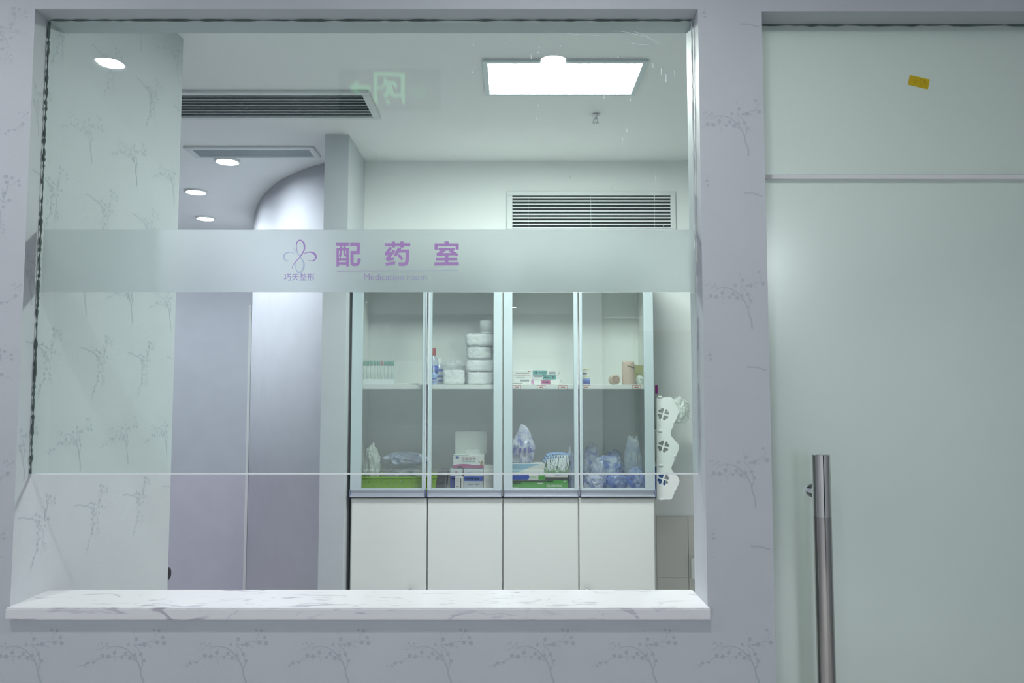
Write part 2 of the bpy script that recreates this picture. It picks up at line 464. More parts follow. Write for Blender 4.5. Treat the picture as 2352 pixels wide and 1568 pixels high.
co = MB(); co.box(3.6, 3.7, -4.2, YI, 0, ZC); struct('wall_corridor_right', co, WALLPAPER, 'lavender end wall of the corridor')

d2s = shell('door_2', 'dark blue double door added unseen behind the viewer for reflections', (1.95, -4.2, 0))
DKD = mat('dark_door', srgb(38, 44, 62), .4)  # unseen door, added so steel and glass have something dark to reflect
for xa_, xb_ in ((-.67, -.005), (.005, .67)):
    MB().rbox(xa_, xb_, 0, .045, .008, 2.15, .004).build('door_leaf', DKD, d2s)
MB().rbox(-.74, -.675, 0, .06, 0, 2.22, .004).build('door_post', mat('door_frame_brown', srgb(92, 72, 62), .5), d2s); MB().rbox(.675, .74, 0, .06, 0, 2.22, .004).build('door_post', MATS['door_frame_brown'], d2s)
MB().rbox(-.674, .674, 0, .06, 2.155, 2.22, .004).build('door_head', MATS['door_frame_brown'], d2s)
# wall tiles low on the back wall, right of the cabinets
ztile = PZ(1550, 1186, YB - 0.008)
xt = [PX(1581, 1250, YB - 0.008) + 0.33 * (k - 1) for k in range(4)]
zr = PZ(1550, 1327, YB - 0.008)
rows = [(zr, ztile), (zr - 0.285, zr), (zr - 0.57, zr - 0.285)]
tm = None
for a, b in rows:
    for k in range(3):
        tb = MB(); tb.rbox(max(xt[k] + .001, PX(1508, 1250, YB)), xt[k + 1] - .001, YB - 0.008, YB, a + .001, b - .001, 0.0012, 1)
        tb.build('wall_tile', TILE, wall_back)

# ------------------------------------------------------------------ stone sill
sl = bpy.data.objects
bm = bmesh.new()
x_l, x_r = PX(13, 1400, 1.884), PX(1631, 1400, 1.884)
lip = [(x_l, 1.884), (x_r, 1.884), (x_r, YW), (XR, YW), (XR, 2.062), (XL, 2.062), (XL, YW), (x_l, YW)]
vs = [bm.verts.new((p[0], p[1], SILL_B)) for p in lip]
fc = bm.faces.new(vs)
ex = bmesh.ops.extrude_face_region(bm, geom=[fc])
bmesh.ops.translate(bm, verts=[g for g in ex['geom'] if isinstance(g, bmesh.types.BMVert)], vec=(0, 0, SILL_T - SILL_B))
bmesh.ops.bevel(bm, geom=[e for e in bm.edges if e.calc_length() > 0.3 and abs(e.verts[0].co.y - 1.884) < 1e-4], offset=0.003, segments=2, affect='EDGES')
sb = MB(); sb.take(bm)
tag(sb.build('window_sill', MARBLE), 'white marble sill with grey veins under the service window', 'window sill')

# ------------------------------------------------------------------ service window: pane, film, lettering, sealant
win = shell('window_1', 'fixed glass service pane with a frosted lettered band', ((XL + XR) / 2, YG, SILL_T))
OX, OY, OZ = win.location
def wl_(mb, name, m, parent=win, **k):       # vertices given in world space, stored relative to the window
    mb.v = [(a - OX, b - OY, c - OZ) for a, b, c in mb.v]
    return mb.build(name, m, parent, **k)
ZGB = PZ(800, 1087, YG)
g = MB(); g.box(XL + .003, XR - .003, YG - .005, YG + .005, ZGB + .0015, ZT - .003)
pane = wl_(g, 'glass_pane', GLASS)
g = MB(); g.box(XL + .003, XR - .003, YG - .005, YG + .005, ZGB - .002, ZGB + .0014)
wl_(g, 'edge_glint', EDGE)
zb0, zb1 = PZ(800, 672, YG), PZ(800, 529, YG)
g = MB(); g.box(XL + .012, XR - .006, YG - .0085, YG - .0055, zb0, zb1)
film = wl_(g, 'frosted_band', FILM)
# sealant: ragged dark bead along the top and the left, pale on the right
rnd = random.Random(5)
def bead(a, b, w, seed, n=70, axis='z'):
    mb = MB(); rn = random.Random(seed); pts = []; rad = []
    for i in range(n + 1):
        t = i / n
        pts.append((a[0] + (b[0] - a[0]) * t + rn.uniform(-1, 1) * w * .25, a[1], a[2] + (b[2] - a[2]) * t + rn.uniform(-1, 1) * w * .1))
        rad.append(w * rn.uniform(.2, 1.0))
    mb.tube(pts, rad, 6); return mb
wl_(bead((XL + .003, YG - .006, ZGB), (XL + .004, YG - .006, ZT - .004), .0040, 1, 140), 'sealant', SEAL)
wl_(bead((XL + .004, YG - .006, ZT - .002), (XR - .004, YG - .006, ZT - .002), .0034, 2, 90), 'sealant', SEAL)
wl_(bead((XR - .003, YG - .006, ZGB), (XR - .003, YG - .006, ZT - .004), .003, 3, 60), 'sealant', mat('pale_sealant', srgb(190, 200, 200), .5))
# white flecks and wipe marks left on the pane
fm = MB(); rn = random.Random(11)
FLK = [(1174, 92, 2, 4), (1220, 130, 2, 12), (1238, 108, 2, 3), (1287, 106, 3, 4), (1236, 120, 2, 5), (1388, 222, 2, 9), (1448, 230, 2, 6), (1404, 434, 1.5, 16), (1505, 410, 1.5, 18), (1503, 450, 1.5, 26), (1231, 272, 2, 10), (1440, 300, 2, 10), (1430, 318, 1.5, 8), (1429, 330, 1.5, 6), (1237, 242, 2, 3), (1086, 166, 2, 4), (1088, 102, 1.5, 6), (430, 385, 2, 3), (1043, 356, 2, 3), (1309, 406, 2, 3), (1524, 520, 1.5, 10), (855, 680, 2, 2), (842, 694, 2, 2), (1420, 130, 1.5, 8), (1567, 150, 2, 2), (1550, 170, 1.5, 14), (1530, 180, 1.5, 20), (1519, 165, 1.5, 16), (1500, 150, 1.5, 12), (920, 1104, 2, 2)]
for (x, y, w, h) in FLK:
    a = P(x, y, YG - .006); kx = YG / F
    fm.box(a[0] - w * kx / 2, a[0] + w * kx / 2, YG - .0062, YG - .0052, a[1] - h * kx / 2, a[1] + h * kx / 2)
for pts in ([(1437, 88), (1450, 98), (1475, 103), (1500, 101)], [(1410, 70), (1450, 76), (1490, 88), (1530, 110)], [(1450, 70), (1480, 80), (1500, 92)], [(1280, 75), (1340, 80), (1380, 82)], [(860, 345), (870, 356)]):
    q2 = [P(a, b, YG - .006) for a, b in pts]
    for q in ribbon(q2, .0004, .0016, .0004): fm.xzpoly(q, YG - .0052, .0006)
tag(wl_(fm, 'paint_fleck', mat('fleck_white', srgb(232, 238, 238), .5, alpha=.55)), 'tiny white flecks and wipe marks on the pane', kind='stuff')

PURPLE = mat('purple_vinyl', srgb(186, 146, 208), .5)
PURPLE2 = mat('soft_purple_vinyl', srgb(192, 156, 222), .5)
PALEBLUE = mat('pale_blue_vinyl', srgb(206, 220, 240), .5)
def grad_vinyl():
    m = bpy.data.materials.new('fading_purple_vinyl'); m.use_nodes = True
    nt = m.node_tree; b = nt.nodes['Principled BSDF']; N = nt.nodes.new; L = nt.links.new
    gmt = N('ShaderNodeNewGeometry'); sx = N('ShaderNodeSeparateXYZ'); mr = N('ShaderNodeMapRange')
    mr.inputs['From Min'].default_value = PX(775, 620, YG); mr.inputs['From Max'].default_value = PX(1052, 620, YG)
    rp = N('ShaderNodeValToRGB'); rp.color_ramp.elements[0].color = srgb(184, 150, 206); rp.color_ramp.elements[1].color = srgb(176, 198, 222)
    L(gmt.outputs['Position'], sx.inputs[0]); L(sx.outputs[0], mr.inputs[0]); L(mr.outputs[0], rp.inputs[0]); L(rp.outputs[0], b.inputs['Base Color'])
    return m
FADE = grad_vinyl()
YV = YG - .0087
def px_poly(mb, pts, ox, oy, sc, y=YV, t=.0005, Yp=None):
    mb.xzpoly([P(ox + a / sc, oy + b / sc, Yp or YV) for a, b in pts], y, t)
def rc(a, b, c, d): return [(a, b), (c, b), (c, d), (a, d)]
def shape(polys, ox, oy, sc, name, m, parent, label=None):
    mb = MB()
    for p in polys: px_poly(mb, p, ox, oy, sc)
    mb.v = [(a - OX, b - OY, c - OZ) for a, b, c in mb.v]
    o = mb.build(name, m, parent)
    if label: o['label'] = label
    return o
PEI = [rc(1390, 175, 1690, 235), rc(1480, 235, 1530, 290), rc(1557, 235, 1605, 290), rc(1403, 290, 1678, 345), rc(1400, 345, 1455, 705), rc(1620, 345, 1676, 705),
       [(1475, 345), (1528, 345), (1522, 420), (1497, 500), (1455, 470), (1472, 400)], [(1557, 345), (1605, 345), (1605, 430), (1620, 432), (1620, 478), (1590, 478), (1562, 452), (1557, 420)],
       rc(1455, 517, 1620, 570), rc(1455, 608, 1620, 665),
       [(1710, 175), (1928, 175), (1926, 430), (1785, 430), (1785, 600), (1795, 625), (1850, 625), (1870, 600), (1883, 510), (1952, 535), (1935, 620), (1900, 680), (1850, 695), (1770, 695), (1730, 670), (1713, 620), (1718, 355), (1853, 355), (1853, 245), (1710, 245)]]
shape(PEI, 630, 540, 9.8, 'lettering', PURPLE, film)
YAO = [rc(255, 200, 880, 270), rc(425, 152, 505, 200), rc(425, 270, 505, 303), rc(630, 152, 715, 200), rc(630, 270, 715, 303),
       [(375, 288), (437, 315), (362, 415), (410, 415), (455, 352), (517, 390), (390, 548), (497, 537), (488, 605), (300, 635), (277, 568), (347, 495), (270, 495), (252, 440)],
       [(270, 682), (512, 643), (505, 715), (288, 755)],
       [(585, 298), (660, 322), (648, 352), (857, 352), (843, 640), (820, 710), (780, 745), (720, 755), (607, 755), (588, 668), (720, 672), (755, 650), (762, 620), (770, 425), (605, 425), (540, 523), (475, 487)],
       [(617, 460), (712, 565), (657, 613), (572, 510)]]
shape(YAO, 860, 540, 10.69, 'lettering', PURPLE, film)
SHI = [[(1710, 155), (1815, 148), (1837, 205), (1730, 205)], [(1477, 205), (2070, 205), (2070, 350), (1995, 350), (1995, 270), (1552, 270), (1552, 355), (1477, 355)], rc(1573, 312, 1972, 375),
       [(1630, 375), (1760, 375), (1670, 440), (1880, 437), (1835, 398), (1850, 375), (1925, 375), (2062, 465), (2020, 523), (1975, 495), (1815, 498), (1815, 547), (2033, 547), (2033, 620), (1815, 620), (1815, 663), (2073, 663), (2073, 742), (1473, 745), (1473, 667), (1730, 667), (1730, 620), (1515, 620), (1515, 547), (1730, 547), (1730, 505), (1543, 513), (1515, 455)]]
shape(SHI, 860, 540, 10.69, 'lettering', PURPLE, film)
shape([[(774, 621.6), (1052, 620.3), (1052, 621.6), (774, 623.2)]], 0, 0, 1, 'underline', FADE, film)
def win_text(body, x0, x1, ytop, ybot, m, offset=0.0):
    a = P((x0 + x1) / 2, ybot, YV); h = P(x0, ytop, YV)[1] - a[1]; w = PX(x1, ybot, YV) - PX(x0, ybot, YV)
    return text(body, a[0] - OX, YV - .0006 - OY, a[1] - OZ, h, m, film, width=w, offset=offset)
win_text('Medication room', 836, 980, 628, 643.5, FADE)
win_text('巧天整形', 652, 722.5, 627.5, 645, mat('lilac_vinyl', srgb(186, 166, 224), .5))
def logo(strokes, name, m):
    mb = MB()
    for pts, a, b, c in strokes:
        for q in ribbon(pts, a, b, c, 5): px_poly(mb, q, 630, 540, 9.8)
    mb.v = [(a - OX, b - OY, c - OZ) for a, b, c in mb.v]
    return mb.build(name, m, film)
logo([([(470, 410), (380, 385), (300, 390), (235, 430), (215, 490), (240, 550), (300, 580), (360, 580)], 6, 42, 6),
      ([(410, 225), (440, 300), (520, 400), (580, 480), (640, 570), (670, 660), (650, 760), (600, 830), (550, 840), (500, 790), (485, 700), (490, 600)], 5, 40, 12)], 'emblem_petal', PALEBLUE)
for o in (logo([([(403, 760), (420, 680), (500, 580), (560, 510), (620, 430), (672, 340), (682, 250), (660, 175), (620, 128), (570, 112), (525, 145), (500, 220), (505, 310), (525, 385)], 6, 36, 8)], 'emblem_loop', PURPLE2),
          logo([([(650, 430), (730, 390), (820, 382), (895, 410), (938, 480), (915, 550), (850, 580), (755, 573)], 6, 48, 5)], 'emblem_petal', PURPLE2)):
    o.location.y -= .0004

# ------------------------------------------------------------------ frosted door with transom, handle, sticker
YD = 1.972
ZRAIL0, ZRAIL1 = PZ(2050, 412, YD), PZ(2050, 401, YD)
dr = shell('door_1', 'frosted glass door with a tall steel pull bar', (XD, YD, 0))
def rel(mb, o):
    L = o.location; mb.v = [(a - L.x, b - L.y, c - L.z) for a, b, c in mb.v]; return mb
rel(MB().rbox(XD + .004, XDR - .004, YD + .0005, YD + .012, 0.01, ZRAIL0 - .002, .0015), dr).build('door_leaf', CGLASS, dr)
rel(MB().poly([(XD + .004, YD, .01), (XDR - .004, YD, .01), (XDR - .004, YD, ZRAIL0 - .002), (XD + .004, YD, ZRAIL0 - .002)]), dr).build('frosted_coat', FDOOR, dr)
tw = shell('window_2', 'frosted glass transom panel above the door', (XD, YD, ZRAIL1))
rel(MB().rbox(XD + .001, XDR - .001, YD + .0005, YD + .012, ZRAIL1 + .001, ZD - .004, .0015), tw).build('transom_panel', CGLASS, tw)
rel(MB().poly([(XD + .001, YD, ZRAIL1 + .001), (XDR - .001, YD, ZRAIL1 + .001), (XDR - .001, YD, ZD - .004), (XD + .001, YD, ZD - .004)]), tw).build('frosted_coat', FDOOR, tw)
rel(MB().rbox(XD + .001, XDR - .001, YD - .003, YD + .015, ZRAIL0, ZRAIL1, .002), tw).build('transom_rail', mat('rail_silver', srgb(232, 235, 236), .3), tw)
rel(bead((XD, YD - .002, ZD - .001), (XDR, YD - .002, ZD - .001), .004, 8, 60), tw).build('sealant', SEAL, tw)
YH = YD - .066
hx = PX(1885, 1043, YH); hz = PZ(1885, 1043, YH); hj = PZ(1885, 1185, YH)
hd = MB()
rel(MB().lathe([(.0001, 0), (.0205, 0), (.0205, hz - hj - .001), (.0195, hz - hj), (.0001, hz - hj)], (hx, YH, hj), 40), dr).build('handle', STEEL, dr, smooth=True, angle=40)
handle = [o for o in dr.children if o.name.startswith('handle')][0]
rel(MB().lathe([(.0202, 0), (.0202, hj - .55)], (hx, YH, .55), 40), dr).build('grip_tube', BRUSHED, handle, smooth=True, angle=40)
for zz in (PZ(1870, 1133, YH), .72):
    rel(MB().tube([(hx, YH + .015, zz), (hx, YD - .009, zz)], .0105, 20), dr).build('standoff', CHROME, handle, smooth=True, angle=40)
    rel(MB().tube([(hx, YD - .009, zz), (hx, YD - .0005, zz)], .0155, 20), dr).build('standoff_collar', CHROME, handle, smooth=True, angle=40)
stc = [P(a, b, YD - .001) for a, b in ((2090, 172), (2136, 182.5), (2131, 205), (2085.5, 194))]
sk = thing('sticky_note', 'small tilted yellow sticker on the frosted transom', 'sticker', (stc[3][0], YD, stc[3][1]))
rel(MB().xzpoly(stc, YD - .0004, .0006), sk).build('paper', mat('yellow_paper', srgb(214, 184, 14), .5), sk)
mk = MB()
for pts in ([(1190, 700), (1250, 720), (1400, 790), (1490, 850), (1500, 980)], [(1190, 700), (1190, 860), (1220, 1000), (1340, 1060)], [(1290, 860), (1480, 850)], [(1400, 860), (1400, 950), (1300, 930)], [(760, 740), (800, 800)], [(930, 710), (950, 880), (850, 890)], [(1050, 840), (1110, 840)]):
    for q in ribbon(pts, 14, 22, 14, 3): mk.xzpoly([P(2060 + a / 22.4, 150 + b / 22.4, YD - .001) for a, b in q], YD - .0011, .0002)
rel(mk, sk).build('faint_writing', mat('olive_ink', srgb(168, 146, 20), .5), sk)

# ------------------------------------------------------------------ lamps
def disc(mb, r, z, n=16):
    mb.poly([(r * math.cos(2 * math.pi * k / n), r * math.sin(2 * math.pi * k / n), z) for k in range(n)]); return mb
LENS_C = emit('corridor_lens', (0.93, 0.95, 1.0, 1), CORR_E)
LENS_F = emit('passage_lens', (0.90, 0.925, 1.0, 1), FAR_E)
PANELM = emit('panel_diffuser', (0.945, 1.0, 0.972, 1), PANEL_E)
def downlight(x, y, label, lens, group, r=.045):
    t = thing('downlight', label, 'ceiling light', (x, y, ZC), 0, group)
    MB().lathe([(r, -.003), (r + .002, -.010), (r + .009, -.012), (r + .013, -.008), (r + .014, -.0005)], n=32).build('rim', WHITEP, t, smooth=True)
    disc(MB(), r, -.004).build('lens', lens, t)
    return t
GC = 'round downlights in the corridor ceiling'
def refl(u, v):
    x, y = PC(u, v, ZC - .005); return x, 2 * (YG - .005) - y
d1 = refl(250, 142); d2 = refl(1271, 137)
downlight(*d1, 'round downlight mirrored in the glass at upper left', LENS_C, GC)
downlight(*d2, 'round downlight mirrored over the ceiling panel', LENS_C, GC)
sp = d2[0] - d1[0]; dy = (d1[1] + d2[1]) / 2
LENS_FILL = emit('hall_fill_lens', (0.93, 0.96, 1.0, 1), HALL_FILL_E)
for k, x_ in enumerate((-2.0, 0.0, 2.0)):  # added fill lamps, brightening the hall wall and the window wall
    downlight(x_, -3.2, ('left', 'middle', 'right')[k] + ' added fill lamp at the far side of the hall behind the viewer', LENS_FILL, 'downlights at the far side of the hall', .06)
GF = 'round downlights in the passage ceiling'
for (u, v, lb) in ((522, 370, 'round downlight just under the far ceiling vent'), (450, 440, 'round downlight at the left edge of the passage ceiling'), (472, 501, 'lowest and farthest round downlight in the passage ceiling')):
    downlight(*PC(u, v, ZC - .004), lb, LENS_F, GF, .05)
for x_, y_, lb in ((-2.3, 3.6, 'unseen fill lamp added in the passage, nearer one'), (-3.2, 5.6, 'unseen fill lamp added in the passage, farther one')):  # unseen lamps added to brighten the curved and far walls
    downlight(x_, y_, lb, LENS_F, GF, .06)
a = PC(1108, 141, ZC - .01); b = PC(1490, 141, ZC - .01); c = PC(1459, 220, ZC - .01)
px0, px1, py0, py1 = a[0], (b[0]), a[1], c[1]
pl_ = thing('panel_light', 'bright rectangular ceiling light panel with thin silver frame', 'ceiling light', ((px0 + px1) / 2, (py0 + py1) / 2, ZC))
hx_, hy_ = (px1 - px0) / 2, (py1 - py0) / 2; fw = .018
for q in ((-hx_, hx_, -hy_, -hy_ + fw), (-hx_, hx_, hy_ - fw, hy_), (-hx_, -hx_ + fw, -hy_ + fw, hy_ - fw), (hx_ - fw, hx_, -hy_ + fw, hy_ - fw)):
    MB().box(*q, -.011, -.0005).build('frame_rail', mat('panel_frame', srgb(196, 206, 210), .4, .2), pl_)
MB().poly([(-hx_ + fw, -hy_ + fw, -.006), (hx_ - fw, -hy_ + fw, -.006), (hx_ - fw, hy_ - fw, -.006), (-hx_ + fw, hy_ - fw, -.006)]).build('diffuser', PANELM, pl_)

# ------------------------------------------------------------------ exit sign hanging in the corridor (seen mirrored in the pane)
YS = 2.90; YSR = 2 * (YG - .005) - YS
sc_, so_ = 9.046, (770, 130)
b0 = P(776, 250, YS); b1 = P(1012, 156, YS)
ex_ = thing('exit_sign', 'green running man exit sign hanging from the corridor ceiling', 'exit sign', ((b0[0] + b1[0]) / 2, YSR, b0[1]))
rel(MB().rbox(b0[0], b1[0], YSR - .02, YSR, b0[1], b1[1], .003), ex_).build('housing', mat('sign_housing', srgb(96, 104, 104), .5), ex_)
GREEN = emit('sign_green', (0.30, 1.0, 0.45, 1), 2.4)
def sign_shape(polys, name):
    mb = MB()
    for p in polys:
        q = [P(so_[0] + x / sc_, so_[1] + y / sc_, YS) for x, y in p]
        mb.xzpoly(q, YSR + .0022, .001)
    rel(mb, ex_).build(name, GREEN, ex_)
sign_shape([[(280, 620), (430, 500), (500, 500), (450, 580), (730, 580), (730, 670), (450, 670), (510, 750), (430, 750)]], 'arrow')
sign_shape([[(790, 310), (1440, 320), (1440, 970), (1390, 970), (1355, 800), (1360, 395), (875, 380), (865, 780), (885, 960), (790, 930)]], 'doorway')
man = [rc(0, 0, 0, 0)]
man = []
for pts, a, b, c in (([(1020, 430), (1035, 500), (1000, 590), (930, 630), (870, 640)], 70, 60, 55), ([(1030, 520), (1150, 530), (1220, 540), (1260, 630)], 70, 80, 60),
                     ([(1100, 530), (1110, 650), (1080, 740), (1010, 830)], 110, 110, 70), ([(1120, 620), (1170, 740), (1220, 790), (1360, 785)], 110, 90, 70)):
    man += [[tuple(p) for p in q] for q in ribbon(pts, a, b, c, 3)]
man.append([(1090 + 48 * math.cos(t), 930 + 44 * math.sin(t)) for t in [k * math.pi / 7 for k in range(14)]])
sign_shape(man, 'running_figure')
for body, y0, y1, x0, x1 in (('安全出口', 620, 710, 1480, 1900), ('EXIT', 740, 830, 1550, 1850)):
    q = P(so_[0] + (x0 + x1) / 2 / sc_, so_[1] + y1 / sc_, YS); h = (y1 - y0) / sc_ * YS / F; w = (x1 - x0) / sc_ * YS / F
    text(body, q[0] - ex_.location.x, .0028, q[1] - b0[1], h, GREEN, ex_, width=w, mirror=True)
for u in (-.12, .12):
    MB().tube([(u, -.01, b1[1] - b0[1] - .002), (u, -.01, ZC - b0[1] - .0005)], .004, 8).build('hanger', CHROME, ex_)

# ------------------------------------------------------------------ vents
vr = PC(846, 206); vf = PC(880, 268)
vt = thing('ceiling_vent', 'long white slatted air vent in the ceiling nearest the pane', 'air vent', (vr[0] - .62, (vr[1] + vf[1]) / 2, ZC))
hw, hh = .62, (vf[1] - vr[1]) / 2
for q in ((-hw, hw, -hh, -hh + .028), (-hw, hw, hh - .028, hh), (-hw, -hw + .03, -hh + .028, hh - .028), (hw - .03, hw, -hh + .028, hh - .028)):
    MB().rbox(*q, -.014, -.0005, .003).build('frame_rail', VENTW, vt)
MB().box(-hw + .03, hw - .03, -hh + .028, hh - .028, -.003, -.001).build('backing', DARK, vt)
n = 8; p_ = (2 * hh - .056) / n
for k in range(n):
    y = -hh + .028 + (k + .5) * p_
    mb = MB(); mb.v = [(-hw + .03, y - .004, -.0125), (hw - .03, y - .004, -.0125), (hw - .03, y + .002, -.0135), (-hw + .03, y + .002, -.0135), (-hw + .03, y + .002, -.004), (hw - .03, y + .002, -.004), (hw - .03, y + .006, -.004), (-hw + .03, y + .006, -.004)]
    mb.f = [(0, 1, 2, 3), (3, 2, 6, 7), (4, 5, 6, 7), (0, 1, 5, 4), (0, 3, 7, 4), (1, 2, 6, 5)]
    mb.build('slat', VENTGREY, vt)
a = PC(420, 335); b = PC(720, 335); c = PC(738, 357)
v2 = thing('ceiling_vent', 'small flat grey air vent in the ceiling beside the far downlights', 'air vent', ((a[0] + b[0]) / 2, (a[1] + c[1]) / 2, ZC))
hw, hh = (b[0] - a[0]) / 2, (c[1] - a[1]) / 2
for q in ((-hw, hw, -hh, -hh + .03), (-hw, hw, hh - .012, hh), (-hw, -hw + .03, -hh + .03, hh - .012), (hw - .03, hw, -hh + .03, hh - .012)):
    MB().rbox(*q, -.012, -.0005, .003).build('frame_rail', VENTW, v2)
MB().box(-hw + .03, hw - .03, -hh + .03, hh - .012, -.003, -.001).build('backing', mat('vent_backing_grey', srgb(120, 132, 140), .7), v2)  # plain grey panel behind the slats
for k in range(9):
    y = -hh + .03 + (k + .5) * (2 * hh - .042) / 9
    MB().box(-hw + .03, hw - .03, y - .004, y + .003, -.010, -.005).build('slat', VENTGREY, v2)
a = P(1164, 440, YB); b = P(1552, 536, YB); ia = P(1177, 450, YB); ib = P(1540, 527, YB)
v3 = thing('wall_vent', 'white louvred air vent on the back wall above the cabinets', 'air vent', ((a[0] + b[0]) / 2, YB, b[1]))
def v3b(x0, x1, z0, z1, y0, y1, name, m, r_=.003):
    rel(MB().rbox(x0, x1, YB + y0, YB + y1, z0, z1, r_), v3).build(name, m, v3)
v3b(a[0], b[0], ia[1], a[1], -.014, -.0005, 'frame_rail', VENTW); v3b(a[0], b[0], b[1], ib[1], -.014, -.0005, 'frame_rail', VENTW)
v3b(a[0], ia[0], ib[1], ia[1], -.014, -.0005, 'frame_rail', VENTW); v3b(ib[0], b[0], ib[1], ia[1], -.014, -.0005, 'frame_rail', VENTW)
v3b(ia[0], ib[0], ib[1], ia[1], -.002, -.0005, 'backing', DARK, .0004)
n = 10; p_ = (ia[1] - ib[1]) / n
for k in range(n):
    z = ib[1] + (k + .12) * p_
    mb = MB(); x0, x1 = ia[0], ib[0]
    mb.v = [(x0, YB - .013, z), (x1, YB - .013, z), (x1, YB - .012, z + p_ * .42), (x0, YB - .012, z + p_ * .42), (x0, YB - .003, z + p_ * .25), (x1, YB - .003, z + p_ * .25), (x1, YB - .003, z + p_ * .62), (x0, YB - .003, z + p_ * .62)]
    mb.f = [(0, 1, 2, 3), (4, 5, 6, 7), (0, 1, 5, 4), (3, 2, 6, 7), (0, 3, 7, 4), (1, 2, 6, 5)]
    rel(mb, v3).build('louvre', VENTW, v3)
for u in (1213, 1357, 1503):
    x = PX(u, 490, YB); v3b(x - .0012, x + .0012, ib[1], ia[1], -.004, -.002, 'mullion', VENTGREY, .0004)
sx_, sy_ = PC(1368, 262)
spk = thing('sprinkler', 'small chrome sprinkler head on the ceiling right of centre', 'sprinkler', (sx_, sy_, ZC))
MB().lathe([(.016, -.0005), (.016, -.004), (.008, -.006), (.006, -.02), (.0001, -.02)], n=16).build('escutcheon', CHROME, spk, smooth=True)
MB().lathe([(.0001, -.038), (.014, -.038), (.014, -.036), (.0001, -.036)], n=16).build('deflector', CHROME, spk)
for s_ in (-1, 1): MB().tube([(s_ * .005, 0, -.018), (s_ * .009, 0, -.028), (s_ * .003, 0, -.037)], .0016, 6).build('frame_arm', CHROME, spk)

